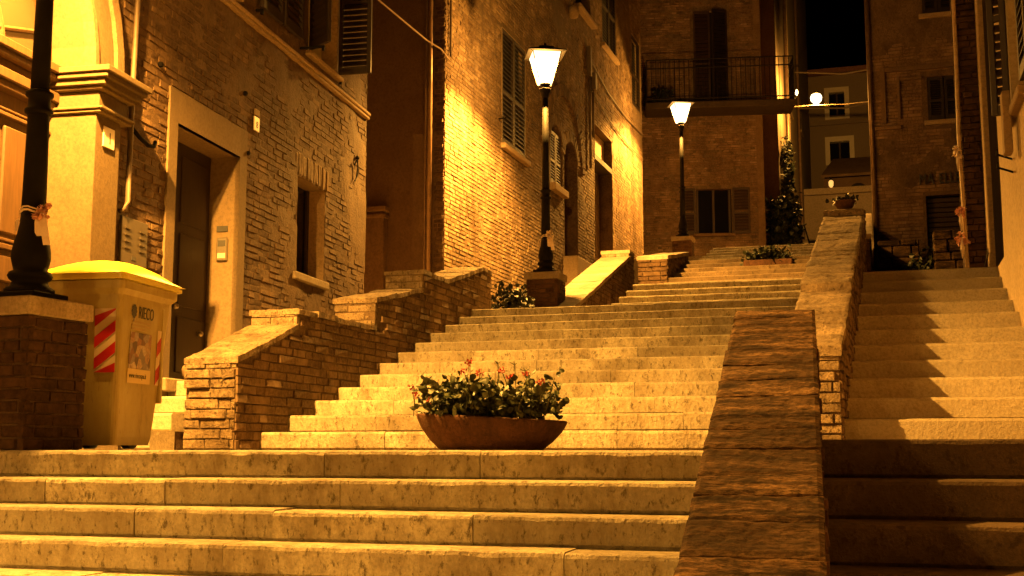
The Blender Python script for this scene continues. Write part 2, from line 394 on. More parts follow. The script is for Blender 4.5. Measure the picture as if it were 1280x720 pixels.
# ================================================================== SETTING: ground, landings, stairs, street
def slab_mesh(x0, x1, y0, y1, z0, z1, seg, amp, r, tilt=0):
    n = max(2, int((x1 - x0) / seg)); rs = []; s = r.uniform(0, 100)
    for i in range(n + 1):
        x = x0 + (x1 - x0) * i / n; e = (i in (0, n))
        j = N3(x * 3, y0, s) * amp; q = N3(x * 9, y0, s + 7) * amp; c = max(0, N3(x * 6, s, y0)) * amp * 2.2
        dz = tilt * (x - x0)
        rs.append([Vector(p) for p in ((x, y0 + .022 + j, z0), (x, y0 + .004 + j * .6, z0 + .018), (x, y0 + j * .5 + q * .4, z1 - .020 - c),
                  (x, y0 + .007 + j * .5 + c * .5, z1 - .006 - c * .5 + dz), (x, y0 + .024 + c, z1 + q * .25 + dz), (x, y1, z1 + dz), (x, y1, z0))])
    return MB().rings(rs)
def flight(name, label, edges, riser, y_last, xl, xr, mat='step_stone', seg=.07, amp=.006, joints=(.7, 1.7), seed=1, part='step_slab'):
    """edges: list of (y, z) front edges from the lowest step up; xl / xr: functions of y"""
    root = thing(name, (xl(edges[0][0]), edges[0][0], edges[0][1]), label, kind='structure'); r = random.Random(seed)
    core = MB()
    for k, (y, z) in enumerate(edges):
        y1 = edges[k+1][0] + .06 if k + 1 < len(edges) else y_last
        x0, x1 = xl(y), xr(y); x = x0
        core.box(AX, x0 + .01, x1 - .01, y + .05, y1 + .02, z - riser - .8, z - riser - .003)
        while x < x1 - .01:
            l = r.uniform(*joints); xe = min(x + l, x1)
            if x1 - xe < .5: xe = x1
            slab_mesh(x + .002, xe - .002, y + r.uniform(-.006, .006), y1, z - riser - .002 + .001 * (k % 2), z + r.uniform(-.004, .003), seg, amp, r, r.uniform(-.002, .002)).build(part, mat, root)
            x = xe
    core.build('core', 'mortar_dark', root)
    return root
cst = lambda v: (lambda y: v)
# lower flight in front of the camera and the landing edge
LOW = [(5.75, 0)]; ys = [5.50, 5.26, 5.02]
for k, y in enumerate(ys): LOW.append((y, -.142 * (k + 1)))
for k in range(4, 13): LOW.append((5.02 - .24 * (k - 3), -.142 * k))
LOW = LOW[::-1]
par1_x = lambda y: (-.61 - (y - 3.6) * .0506, -.166 - (y - 3.6) * .0511)
flight('lower_stairs', 'pale stone lower flight of long steps in front of the landing', LOW, .142, 6.6, cst(-7.6), lambda y: par1_x(y)[0] + .12, seg=.05, amp=.007, seed=4)
lan = MB(); lan.box(AX, -7.6, -.64, 6.59, 9.3, -.3, -.004); lan.box(AX, -.64, 1.5, 6.31, 9.1, -.3, .046)
lan.build('landing', 'paving', kind='structure')
# main flight
MAIN = [(9.2 + .5 * k, .15 * (k + 1)) for k in range(12)]
flight('main_stairs', 'pale stone main flight rising behind the flower bowl', MAIN, .15, 15.75, cst(-5.07), cst(-.60), seg=.08, amp=.006, seed=9)
# passage steps between the left parapet and the house
PAS = [(8.3 + .3 * k, .15 * (k + 1)) for k in range(4)] + [(10.2 + .5 * k, .6 + .13 * (k + 1)) for k in range(9)]
flight('passage_stairs', 'narrow stone steps climbing between brick parapet and house wall', PAS, .15, 17.4, cst(-7.2), cst(-5.53), 'step_stone_plain', seg=.2, amp=.004, seed=12)
MB().box(AX, -13, -7.1, 14.4, 17.4, 1.0, 1.78).build('alley', 'paving', kind='structure')
u2 = MB(); u2.box(AX, -6.6, -.6, 15.7, 20.4, 1.0, 1.796); u2.box(AX, -6.6, -3.4, 20.38, 28, 1.0, 1.79)
u2.build('upper_landing', 'paving', kind='structure')
# second, third and fourth flights
F2 = [(15.8 + .5 * k, 1.95 + .15 * k) for k in range(4)]
flight('second_stairs', 'short flight of four pale steps beyond the main stairs', F2, .15, 19.6, cst(-3.43), cst(-.60), seg=.12, amp=.005, seed=21)
F3 = [(19.4 + .5 * k, 2.55 + .15 * k) for k in range(8)]
flight('third_stairs', 'darker flight of steps behind the low bush planter', F3, .15, 24.2, cst(-3.5), cst(-.55), 'step_stone_brown', seg=.14, amp=.005, seed=23)
F4 = [(24.1 + .58 * k, 3.75 + .15 * k) for k in range(6)]
flight('fourth_stairs', 'brightly lit topmost flight of steps below the balcony house', F4, .15, 28.1, cst(-3.5), cst(-.5), seg=.2, amp=.005, seed=25)
# right-hand flights
RL = [(5.75 - .29 * k, .05 - .17 * k) for k in range(11)][::-1]
flight('lower_side_stairs', 'dark lower steps right of the sloping parapet', RL, .17, 6.35, lambda y: par1_x(y)[1] - .12, cst(1.5), 'step_stone_darkened', seg=.08, amp=.004, joints=(1.4, 2.2), seed=31)  # shade on these steps is partly put into the stone colour
RU = [(9.0 + .45 * k, .05 + .17 * (k + 1)) for k in range(11)]
flight('side_stairs', 'smooth stone side flight with a sawtooth shadow', RU, .17, 14.2, cst(-.3), cst(1.3), 'step_stone_plain', seg=.1, amp=.003, joints=(2, 3), seed=33)
rs = MB(); rs.prism([Vector((-.5, 14.1, 1.915)), Vector((5, 14.1, 1.915)), Vector((5, 14.1, 1.0)), Vector((-.5, 14.1, 1.0))], [Vector((-.5, 25.2, 2.75)), Vector((5, 25.2, 2.75)), Vector((5, 25.2, 1.0)), Vector((-.5, 25.2, 1.0))])
rs.build('side_street', 'paving', kind='structure')
st = MB()
for (ya, za), (yb, zb_) in zip([(28.0, 4.49), (31.5, 4.52), (62, 10.8)], [(31.5, 4.52), (62, 10.8)]):
    st.prism([Vector((-7, ya, za)), Vector((3, ya, za)), Vector((3, ya, 1)), Vector((-7, ya, 1))], [Vector((-7, yb, zb_)), Vector((3, yb, zb_)), Vector((3, yb, 1)), Vector((-7, yb, 1))])
st.build('street', 'paving', kind='structure')
gz = -.142 * 13 - .02
gm = MB(); gm.quad((-300, -300, gz), (300, -300, gz), (300, 300, gz), (-300, 300, gz)); gm.build('ground', 'paving', kind='structure')

# ================================================================== parapets
def parapet(name, label, xf, prof, zb, side='right', cap='cap_stone', brick='brick_old', n_ind=200, cap_len=(.3, .45), cap_t=.075, over=.015, front=True, row=.075, L=(.24, .32), head=.25, seed=1, rough=.008, caps=True, left=False, fine=(11, 5)):
    """prof: top line (y, z); a repeated y is a vertical step. xf(y) -> (x left, x right); zb(y) -> foot"""
    y0, y1 = prof[0][0], prof[-1][0]; root = thing(name, (sum(xf(y0)) / 2, y0, zb(y0)), label, 'wall')
    r = random.Random(seed)
    core = MB(); ins = .010
    for (ya, za), (yb, zb_) in zip(prof, prof[1:]):
        if yb - ya < .01: continue
        la, ra = xf(ya); lb, rb = xf(yb); fa = .012 if ya == y0 else 0
        low = min(zb(ya), zb(yb)) - .3
        core.prism([Vector((la+ins, ya+fa, low)), Vector((ra-ins, ya+fa, low)), Vector((ra-ins, ya+fa, za-.03)), Vector((la+ins, ya+fa, za-.03))],
                   [Vector((lb+ins, yb, low)), Vector((rb-ins, yb, low)), Vector((rb-ins, yb, zb_-.03)), Vector((lb+ins, yb, zb_-.03))])
    core.build('core', 'mortar_mid', root)
    def topz(y):
        for (ya, za), (yb, zb_) in zip(prof, prof[1:]):
            if yb - ya > .01 and ya - 1e-6 <= y <= yb + 1e-6: return za + (zb_ - za) * (y - ya) / (yb - ya)
        return prof[-1][1]
    if caps:
        for (ya, za), (yb, zb_) in zip(prof, prof[1:]):
            if yb - ya < .01: continue
            y = ya - (over if ya == y0 or True else 0)
            while y < yb - .02:
                ye = min(y + r.uniform(*cap_len), yb)
                if yb - ye < .12: ye = yb
                g = .002; q = []
                zz = lambda yy: za + (zb_ - za) * (yy - ya) / (yb - ya)
                dz = r.uniform(-rough, rough) * .6; nx, ny = fine; V = []; Fc = []; sd_ = r.uniform(0, 99); tl = r.uniform(-rough, rough) * .5
                for j in range(-1, ny + 2):
                    fj = min(max(j / ny, 0), 1)
                    for i in range(-1, nx + 2):
                        fi = min(max(i / nx, 0), 1); yy = y + g + (ye - y - 2 * g) * fj
                        l_, r_ = xf(yy); xx = l_ - over + (r_ - l_ + 2 * over) * fi
                        e = (i < 0 or i > nx or j < 0 or j > ny); ed = fi in (0, 1) or fj in (0, 1)
                        if fj in (0, 1): yy += N3(fi * 5, y * 5 + fj * 9, sd_) * rough * .45
                        if fi in (0, 1): xx += N3(yy * 7, fi * 5, sd_) * rough * .9
                        h_ = N3(fi * 2.5, yy * 4, sd_) * rough * .7 + N3(fi * 9, yy * 22, sd_ + 5) * rough * .45 + abs(N3(fi * 21, yy * 45, sd_ + 2)) * rough * -.5 + tl * (fi - .5)
                        V.append(Vector((xx, yy, zz(yy) + dz + (-cap_t if e else h_ - (.35 * rough + .004 if ed else 0)))))
                w_ = nx + 3
                for j in range(ny + 2):
                    for i in range(nx + 2): Fc.append((j*w_+i, j*w_+i+1, (j+1)*w_+i+1, (j+1)*w_+i))
                MB().add(V, Fc).build('cap_stone', cap, root); y = ye
    bricks = []
    ct = cap_t if caps else 0
    for sd in (['right'] if side == 'right' else ['left']) + (['left'] if left else []):
        xa, xb = (xf(y0)[1], xf(y1)[1]) if sd == 'right' else (xf(y0)[0], xf(y1)[0])
        U = Vector((xb - xa, y1 - y0, 0)).normalized(); Nn = Vector((U.y, -U.x, 0)) if sd == 'right' else Vector((-U.y, U.x, 0))
        fr = Fr((xa, y0, 0), U, Nn); zlo = min(zb(y0), zb(y1)); ztop = max(p[1] for p in prof)
        lays = lay(fr, 0, y1 - y0, zlo, ztop, (), row, L, head, seed + 3, .04, .016, .008, topf=lambda u: topz(y0 + u) - ct)
        bricks += [b for b in lays if b[6] > zb(y0 + b[1]) - .08]
    fronts = ([(y0, zb(y0), prof[0][1] - ct)] if front else []) + [(a[0], a[1] - .02, b[1] - ct) for a, b in zip(prof, prof[1:]) if b[0] - a[0] < .01 and b[1] > a[1]]
    fb = []
    for (yy, za, zt) in fronts:
        l, rr = xf(yy); fr = Fr((l, yy, 0), (1, 0, 0), (0, -1, 0))
        fb += lay(fr, 0, rr - l, za, zt, (), row * 1.12, (.2, .36), .3, seed + 8, .04, .022, .010)
    if fb: place_bricks(root, fb, 'old_block' if brick == 'brick_old' else brick, 60, 'end_brickwork')
    place_bricks(root, bricks, brick, n_ind)
    return root
# left parapet: sloping stretches broken by raised piers
LP = [(8.78, .77), (9.85, 1.14), (9.85, 1.29), (11.62, 1.29), (11.62, 1.59), (12.98, 1.88), (12.98, 2.08), (13.8, 2.08), (15.15, 2.43), (15.55, 2.43)]
parapet('stair_parapet', 'stepped brick parapet with raised piers left of the main stairs', cst((-5.53, -5.05)), LP, lambda y: max(0, .15 * int((y - 8.7) / .5)) if y > 9.2 else 0, n_ind=300, cap='old_block', cap_len=(.10, .30), cap_t=.06, seed=3, rough=.012)
# middle parapets
parapet('stair_parapet', 'long dark weathered sloping parapet in the foreground, right of the lower steps', par1_x, [(1.9, -1.15), (3.4, -.45), (6.98, .80)], lambda y: -1.84, cap='weathered_cap', brick='brick_dark', n_ind=60, cap_len=(.13, .33), cap_t=.10, over=.0, front=True, seed=7, rough=.009, fine=(26, 10))
p2x = lambda y: (-.64 + (y - 8.75) * .0165, -.265 + (y - 8.75) * .027)
parapet('stair_parapet', 'yellow lit sloping parapet dividing main stairs from side flight', p2x, [(8.78, .74), (10.55, 1.36), (10.55, 1.42), (14.4, 2.72), (14.4, 2.80), (14.85, 2.84)], lambda y: .04 if y < 9 else .04 + (y - 9) * .36, cap='old_block', brick='brick_old', n_ind=260, cap_len=(.10, .42), cap_t=.08, seed=13, rough=.013, fine=(20, 7), row=.066)
# parapets further up, left
parapet('stair_parapet', 'bright yellow-lit sloping brick parapet running up from the middle lamp pedestal', cst((-4.95, -4.42)), [(17.5, 2.1), (22.0, 3.6), (22.0, 3.72), (22.45, 3.72)], lambda y: 1.78, cap='cap_stone', n_ind=150, cap_len=(.22, .3), seed=17)
parapet('stair_parapet', 'short dark parapet left of the darker third flight', cst((-4.05, -3.52)), [(20.9, 3.40), (23.4, 3.85)], lambda y: 1.78 if y < 22 else 2.2, cap='cap_stone', brick='brick_brown', n_ind=60, seed=19)
parapet('stair_parapet', 'dark low parapet closing the upper flights on their right', cst((-.5, -.05)), [(15.0, 2.6), (19.2, 2.95), (28, 5.3)], lambda y: 1.8, side='left', brick='brick_brown', n_ind=20, seed=29)

# ================================================================== street lamps on pedestals
def pedestal(loc, rot, label):
    root = thing('lamp_pedestal', loc, label, 'pedestal', 'brick pedestals of the street lamps'); h = .255; H = .80
    a = R(rot); U = Vector((math.cos(a), math.sin(a), 0)); V = Vector((-U.y, U.x, 0)); o = Vector(loc)
    F = Fr(o, U, V); MB().box(F, -h+.016, h-.016, -h+.016, h-.016, 0, H).build('core', 'mortar_dark', root)
    br = []
    for k, (uu, nn) in enumerate(((U, -V), (V, U), (-U, V), (-V, -U))):
        f = Fr(o - uu * h + nn * (h - .012), uu, nn); br += lay(f, 0, 2*h, 0, H, (), .073, (.22, .29), .3, 40 + k, .035, .012, .010)
    place_bricks(root, br, 'brick_dark', 400)
    MB().box(F, -h-.02, h+.02, -h-.02, h+.02, H+.002, H+.112, .008).build('cap_stone', 'cap_stone', root)
    return root
def make_lamp(loc, label):
    root = thing('street_lamp', loc, label, 'street lamp', 'lantern street lamps lining the stairs'); o = Vector(loc)
    MB().box(Fr(o), -.165, .165, -.165, .165, .002, .05, .006).build('base_plate', 'iron', root)
    MB().lathe(o, [(.15, .05), (.15, .075), (.115, .10), (.105, .125), (.125, .14), (.135, .16), (.125, .182), (.10, .195), (.108, .225), (.118, .27), (.117, .31), (.105, .37), (.088, .43), (.077, .49), (.074, .56)], 24).build('pole_base', 'iron', root, True)
    MB().lathe(o, [(.074, .56), (.066, 1.18), (.066, 1.20)], 20).build('lower_pole', 'iron', root, True)
    MB().lathe(o, [(.066, 1.19), (.085, 1.20), (.088, 1.22), (.07, 1.235), (.066, 1.30), (.085, 1.315), (.085, 1.335), (.06, 1.35)], 20).build('pole_ring', 'iron', root, True)
    MB().lathe(o, [(.058, 1.34), (.046, 2.84)], 18).build('upper_pole', 'iron', root, True)
    MB().lathe(o, [(.046, 2.83), (.056, 2.86), (.062, 2.90), (.095, 2.965), (.097, 2.98), (.07, 2.985), (.05, 3.02), (.085, 3.05), (.085, 3.062)], 18).build('collar', 'iron', root, True)
    a = R(24); U = Vector((math.cos(a), math.sin(a), 0)); V = Vector((-U.y, U.x, 0)); F = Fr(o, U, V)
    zb, zt, rb, rt_ = 3.062, 3.54, .105, .225
    for k, (uu, vv) in enumerate(((U, V), (V, -U), (-U, -V), (-V, U))):
        q = MB(); q.quad(o + uu*rb - vv*(rb-.006) + Vector((0, 0, zb+.01)), o + uu*rb + vv*(rb-.006) + Vector((0, 0, zb+.01)), o + uu*rt_ + vv*(rt_-.008) + Vector((0, 0, zt)), o + uu*rt_ - vv*(rt_-.008) + Vector((0, 0, zt)))
        q.build('pane', 'lantern_glass', root)
        q = MB(); q.tube([o + uu*rb + vv*rb + Vector((0, 0, zb)), o + uu*rt_ + vv*rt_ + Vector((0, 0, zt))], .008, 6); q.build('frame_bar', 'iron', root)
    q = MB(); pr = lambda r, z: [o + U*r*x + V*r*y + Vector((0, 0, z)) for x, y in ((1, 1), (-1, 1), (-1, -1), (1, -1))]
    q.rings([pr(.300, zt+.005), pr(.300, zt+.016), pr(.13, zt+.095), pr(.12, zt+.12), pr(.06, zt+.15), pr(.02, zt+.16), pr(.018, zt+.20)]); q.build('hat', 'iron', root)
    MB().lathe(o, [(.012, 3.22), (.035, 3.26), (.042, 3.33), (.030, 3.41), (.014, 3.44), (.014, 3.53)], 12).build('bulb', 'bulb', root, True)
    for nm, kind, W_, dz in (('spot_light', 'SPOT', SPOT_W, 3.50), ('glow_light', 'POINT', POINT_W, 3.15)):
        ld = bpy.data.lights.new(nm, kind); ld.energy = W_; ld.color = SODIUM; ld.shadow_soft_size = .035
        if kind == 'SPOT': ld.spot_size = R(152); ld.spot_blend = .45
        lo = bpy.data.objects.new(nm, ld); COL.objects.link(lo); lo.parent = root; lo.location = (0, 0, dz)
    return root
LAMPS = [((-5.03, 6.2, 0), -5, 'brick lamp pedestal with stone cap beside the yellow bin', 'tall black street lamp post in the left foreground, its lantern above view'),
         ((-4.93, 17.94, 1.798), 0, 'lamp pedestal with stone cap at the foot of the middle lamp', 'lit lantern street lamp in the middle, in front of the bright brick wall'),
         ((-4.74, 30.7, 4.51), 0, 'small distant lamp pedestal below the balcony house', 'smaller lit lantern street lamp in front of the balcony house'),
         ((-4.97, -1.9, gz), -5, 'brick lamp pedestal at the foot of the stairs behind the viewer', 'lit lantern street lamp at the foot of the stairs behind the viewer')]
ped0 = pedestal(LAMPS[0][0], LAMPS[0][1], LAMPS[0][2])
l0 = LAMPS[0][0]; lamp0 = make_lamp((l0[0], l0[1], l0[2] + .912), LAMPS[0][3])
for (loc, rot, pl, ll) in LAMPS[1:]:
    p = copy_tree(ped0); p.location = loc; p['label'] = pl; p.rotation_euler.z = R(rot + 5)
    l = copy_tree(lamp0); l.location = (loc[0], loc[1], loc[2] + .912); l['label'] = ll

# ================================================================== HOUSE with the portal and the recessed door (left)
A = heading((-6.01, 9.56, 0), -5); P = A.pt
house = thing('brick_house', (-6.01, 9.56, 0), 'old brick and plaster house on the left with arched portal and recessed door', 'house')
PU0, PU1, PZ = -4.25, -1.83, 2.95; PC = (PU0 + PU1) / 2; PR = (PU1 - PU0) / 2
DOOR = (-.36, .95, .3, 2.92); WIN = (2.50, 3.36, 1.97, 3.08); UPW = (2.72, 3.68, 4.60, 6.6); UPW2 = (-.3, .75, 4.55, 6.6)
PORT = (PU0, PU1, -.5, PZ + PR)
holesA = [DOOR, WIN, UPW, UPW2, PORT]
def dispA(u, z):
    e = min([min(abs(u - h[0]), abs(u - h[1])) if h[2] < z < h[3] else 9 for h in holesA] + [9])
    v = N3(u * .55 + 3, z * .55, 4) + .5 * N3(u * 1.7, z * 1.7, 8) + .25 * N3(u * 5, z * 5, 2)
    patch = max(0, min(1, (v + .35 * N3(u * 3.1, z * 3.1, 9) - .14 + .10 * (z - 3.8)) / .20))
    return -.002 + patch * (.013 + .004 * N3(u * 3, z * 3, 1)) + .003 * N3(u * 14, z * 14, 6)
mb = MB(); sheet(mb, A, -7, 4.85, -1.9, 7.2, holesA, 0, .075, dispA); wallA = mb.build('wall', 'mortar_patch', house, smooth=True)
SUR = .16   # plaster surround of the door keeps bricks away
bh = [(DOOR[0]-SUR, DOOR[1]+SUR, DOOR[2], DOOR[3]+.30), (WIN[0]-.02, WIN[1]+.02, WIN[2]-.1, WIN[3]+.27), (UPW[0]-.08, UPW[1]+.08, UPW[2]-.06, 7), (UPW2[0]-.08, UPW2[1]+.08, UPW2[2]-.06, 7),
      (PU0-.75, PU1+.5, -.5, PZ + PR + .42), (-1.29, -.83, 1.5, 1.92), (-7, 4.85, 4.34, 4.47)]
place_bricks(wallA, lay(A, -7, 4.85, -.1, 7.2, bh, .068, (.22, .31), .32, 2, .05, .006, .011), 'brick_brown', 300)
mb = MB(); shell(mb, A, -7, 4.84, 6, -1.9, 7.6, -.012); mb.build('rear_wall', 'plaster_brown', house)
# end wall towards the alley
S = Fr(P(4.86, 0, 0), -A.N, A.U)
mb = MB(); sheet(mb, S, .0, 6, -1, 7.2, (), .0, .4); mb.build('end_wall', 'plaster_brown', house)
place_bricks(house, lay(S, .0, .5, 1.5, 7.2, (), .068, (.14, .28), .5, 14, .04, .01, .012), 'brick_brown', 0, 'corner_brickwork')
mb = MB(); mb.box(A, -7.4, 5.2, -6.3, .5, 7.62, 7.85); mb.build('roof', 'roof_tile', house)
mb = MB(); mb.box(A, PU1 + .5, 4.85, -.01, .045, 4.36, 4.40, .008); mb.box(A, PU1 + .5, 4.85, -.01, .06, 4.405, 4.45, .01); mb.build('string_course', 'plaster_tan', house)
# recessed door with deep plaster jambs
dr = MB(); reveal(dr, A, (DOOR[0], DOOR[1], .3, DOOR[3]), .30, .02)
for (u0, u1, z0, z1) in ((DOOR[0]-SUR, DOOR[0], .3, DOOR[3]+.30), (DOOR[1], DOOR[1]+SUR, .3, DOOR[3]+.30), (DOOR[0], DOOR[1], DOOR[3], DOOR[3]+.30)):
    dr.box(A, u0, u1, -.03, .020, z0, z1)
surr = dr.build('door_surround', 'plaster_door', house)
door = MB().box(A, DOOR[0]+.002, DOOR[1]-.002, -.36, -.30, .3, DOOR[3]-.002).build('door', 'wood_dark', house)
for u0 in (DOOR[0]+.08, (DOOR[0]+DOOR[1])/2+.04):
    for z0, z1 in ((.72, 1.25), (1.35, 2.05), (2.15, 2.8)):
        MB().box(A, u0, u0+.52, -.302, -.285, z0, z1, .008).build('door_panel', 'wood_dark', door)
MB().lathe(P(.22, -.25, 1.33), [(.001, -.03), (.03, -.02), (.035, 0), (.03, .02), (.001, .03)], 12).build('door_knob', 'steel', door, True)
MB().lathe(P(.78, -.27, 1.12), [(.001, -.03), (.028, -.02), (.034, 0), (.028, .02), (.001, .03)], 12).build('door_knob', 'steel', door, True)
MB().box(A, DOOR[0]-.2, DOOR[1]+.2, -.36, .10, .50, .615, .01).build('threshold', 'cap_stone', house)
J = Fr(P(DOOR[1], 0, 0), -A.N, -A.U)    # jamb face towards the viewer: a runs inwards
ic = thing('intercom', J.pt(.14, .002, 1.86), 'small metal intercom with pale name strip on the door jamb', 'intercom')
MB().box(J, .08, .20, .001, .03, 1.86, 2.10, .012).build('housing', 'steel', ic); MB().box(J, .10, .18, .029, .034, 2.01, 2.07).build('speaker_grille', 'ink', ic)
MB().box(J, .10, .18, .029, .034, 1.89, 1.94).build('name_strip', 'plate_white', ic)  # name strip is a plain pale plate without emission
MB().box(J, .09, .21, .001, .012, 2.16, 2.22, .003).build('letter_slot', 'ink', ic)
# ground floor window
wn = MB(); reveal(wn, A, WIN, .22, .004); win = wn.build('window', 'plaster_tan', house)
MB().box(A, WIN[0]-.10, WIN[1]+.10, -.2, .05, WIN[2]-.085, WIN[2]+.002, .01).build('sill', 'cap_stone', win)
MB().box(A, WIN[0], WIN[1], -.26, -.22, WIN[2], WIN[3]).build('pane', 'glass_dark', win)
for u in (WIN[0]+.04, (WIN[0]+WIN[1])/2, WIN[1]-.04): MB().box(A, u-.03, u+.03, -.221, -.19, WIN[2], WIN[3], .005).build('window_bar', 'wood_dark', win)
sold = [(Fr(A.o, A.U, A.N), WIN[0]-.06+k*.068, WIN[0]-.06+k*.068+.058, -.04, rng.uniform(.006, .014), WIN[3]+.003, WIN[3]+.27+rng.uniform(-.02, .01)) for k in range(15)]
place_bricks(win, sold, 'brick_pale', 40)
# upper windows with louvred shutters
for (u0, u1, z0, z1) in (UPW, UPW2):
    wn = MB(); reveal(wn, A, (u0, u1, z0, z1), .2, .004); uw = wn.build('window', 'plaster_pale', house)
    MB().box(A, u0, u1, -.25, -.2, z0, z1).build('curtain', 'curtain', uw)
    MB().box(A, u0, u0+.07, -.199, -.15, z0, z1).build('frame', 'wood_dark', uw)
    MB().box(A, u0-.08, u1+.08, -.15, .07, z0-.055, z0+.003, .01).build('sill', 'plaster_tan', uw)
shutter(house, Fr(P(3.70, .03, 0), A.N, -A.U), 0, .42, 4.62, 6.7, n_slat=26)
a_ = R(52); hn = A.U * -math.cos(a_) + A.N * math.sin(a_); hb = A.N * math.cos(a_) + A.U * math.sin(a_)
shutter(house, Fr(P(2.70, .02, 0), hn, hb), 0, .42, 4.62, 6.7, n_slat=26)
shutter(house, Fr(P(0, .05, 0), A.U, A.N), 1.24, 1.78, 4.60, 6.7, n_slat=26); shutter(house, Fr(P(0, .07, 0), A.U, A.N), 1.80, 2.32, 4.60, 6.7, n_slat=26)
for u, n in ((1.25, .09), (2.48, .30), (3.74, .05)):
    m = MB(); m.box(A, u-.012, u+.012, 0, n, 4.555, 4.58); m.box(A, u-.012, u+.012, n-.03, n, 4.52, 4.58); m.build('shutter_catch', 'iron', house)
# portal: pilaster, capital, arch, wooden doors with fanlight
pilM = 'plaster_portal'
mb = MB(); n_arc = 20
arc = [(PC - PR * math.cos(math.pi * i / n_arc), PZ + PR * math.sin(math.pi * i / n_arc)) for i in range(n_arc + 1)]
for i in range(n_arc):       # spandrels, soffit and archivolt
    (ua, za), (ub, zb_) = arc[i], arc[i+1]; zt = PZ + PR
    mb.quad(P(ua, .002, za), P(ub, .002, zb_), P(ub, .002, zt), P(ua, .002, zt))
    mb.quad(P(ua, .06, za), P(ub, .06, zb_), P(ub, -.32, zb_), P(ua, -.32, za))
mb.build('arch_soffit', pilM, house)
for (r0, r1, nn) in ((PR, PR+.30, .06), (PR+.30, PR+.40, .095), (PR-.001, PR+.05, .08)):
    mb = MB(); rs_ = []
    for i in range(n_arc + 1):
        c, s_ = -math.cos(math.pi * i / n_arc), math.sin(math.pi * i / n_arc)
        rs_.append([P(PC + r0*c, -.02, PZ + r0*s_), P(PC + r0*c, nn, PZ + r0*s_), P(PC + r1*c, nn, PZ + r1*s_), P(PC + r1*c, -.02, PZ + r1*s_)])
    mb.rings(rs_).build('archivolt', pilM, house)
for u0, u1, sgn in ((PU1, PU1 + .36, 1), (PU0 - .36, PU0, -1)):
    pil = MB().box(A, u0, u1, -.32, .10, -.3, PZ - .35, .006).build('pilaster', pilM, house)
    if sgn > 0: MB().box(A, u1, u1+.09, -.02, .05, -.3, PZ-.35).build('pilaster_edge', pilM, pil)
    for (z0, z1, e) in ((PZ-.35, PZ-.325, .03), (PZ-.325, PZ-.30, .05), (PZ-.30, PZ-.17, .0), (PZ-.17, PZ-.14, .045), (PZ-.14, PZ-.09, .08), (PZ-.09, PZ-.05, .115), (PZ-.05, PZ, .14)):
        MB().box(A, u0-e*.8, u1+.06+e, -.32, .12+e, z0+.001, z1, .006).build('capital_moulding', pilM, pil)
    MB().box(A, u0-.02, u1+.12, -.32, .135, -.3, .32, .01).build('plinth', 'cap_stone', pil)
pd = thing('portal_door', P(PC, -.3, 0), 'tall brown panelled wooden portal door with fanlight at the left edge', 'door')
MB().box(A, PU0, PU1, -.40, -.33, -.3, PZ-.32).build('door_leaf', 'wood_portal', pd)
for z0, z1 in ((.35, 1.02), (1.22, 1.42), (1.58, 2.38)):
    for u0 in (PU0+.12, PU0+.70, PC+.10, PC+.66):
        MB().box(A, u0, u0+.44, -.335, -.30, z0, z1, .012).build('door_panel', 'wood_portal', pd)
for z0, z1, n in ((1.06, 1.10, -.285), (1.46, 1.50, -.285), (1.52, 1.545, -.30), (2.44, 2.47, -.28), (2.49, 2.51, -.30)):
    MB().box(A, PU0, PU1, -.335, n, z0, z1, .006).build('door_moulding', 'wood_portal', pd)
for z0, z1, n in ((PZ-.32, PZ-.26, -.25), (PZ-.26, PZ-.18, -.22), (PZ-.18, PZ-.10, -.27), (PZ-.10, PZ-.05, -.20), (PZ-.05, PZ+.02, -.17)):
    MB().box(A, PU0+.002, PU1-.002, -.38, n, z0+.001, z1, .008).build('transom_moulding', 'wood_portal', pd)
fan = MB(); fan.add([P(u, -.36, z) for u, z in arc], [tuple(range(n_arc + 1))]); fl = fan.build('fanlight', 'frosted_fan', pd)
for a_ in range(15, 180, 25):
    c, s_ = math.cos(R(a_)), math.sin(R(a_)); MB().tube([P(PC + .2*c, -.34, PZ + .2*s_), P(PC + PR*c, -.34, PZ + PR*s_)], .02, 6).build('glazing_bar', 'wood_portal', fl)
for rr in (.2, .62, PR - .04):
    MB().tube([P(PC + rr*math.cos(R(a_)), -.335, PZ + rr*math.sin(R(a_))) for a_ in range(0, 181, 9)], .022 if rr < 1 else .05, 6).build('glazing_bar', 'wood_portal', fl)
# small fittings on the house wall
def plate(fr, u, z, w_, h_, s, label, n0=.1, size=.1):
    o = thing('number_plate', fr.pt(u, n0, z), label, 'number plate')
    MB().box(fr, u, u+w_, n0+.001, n0+.014, z, z+h_, .003).build('tile', 'plate_white', o)
    text_mesh(o, s, fr, u + w_*.36, n0+.015, z + h_*.22, size, 'ink', 'number', .001)
plate(A, PU1+.10, 2.36, .16, .165, '1', 'square white house number plate on the portal pilaster', .10, .13)
plate(A, 1.24, 3.28, .13, .15, '8', 'small white number plate on the brick wall right of the door', .014, .10)
MB().box(A, 1.28, 1.39, .0, .02, 3.45, 3.52, .004).build('wall_tab', 'plaster_pale', house)
mt = thing('meter_box', P(-1.06, .012, 1.54), 'grey metal utility box with louvres low on the house wall', 'utility box')
MB().box(A, -1.27, -.85, .012, .035, 1.52, 1.90, .004).build('cover', 'meter_grey', mt)
for k in range(4):
    for u in (-1.22, -.98): MB().box(A, u, u+.09, .034, .042, 1.64+k*.055, 1.655+k*.055).build('louvre', 'meter_grey', mt)
MB().box(A, -1.10, -1.03, .034, .038, 1.555, 1.585).build('lock', 'ink', mt)
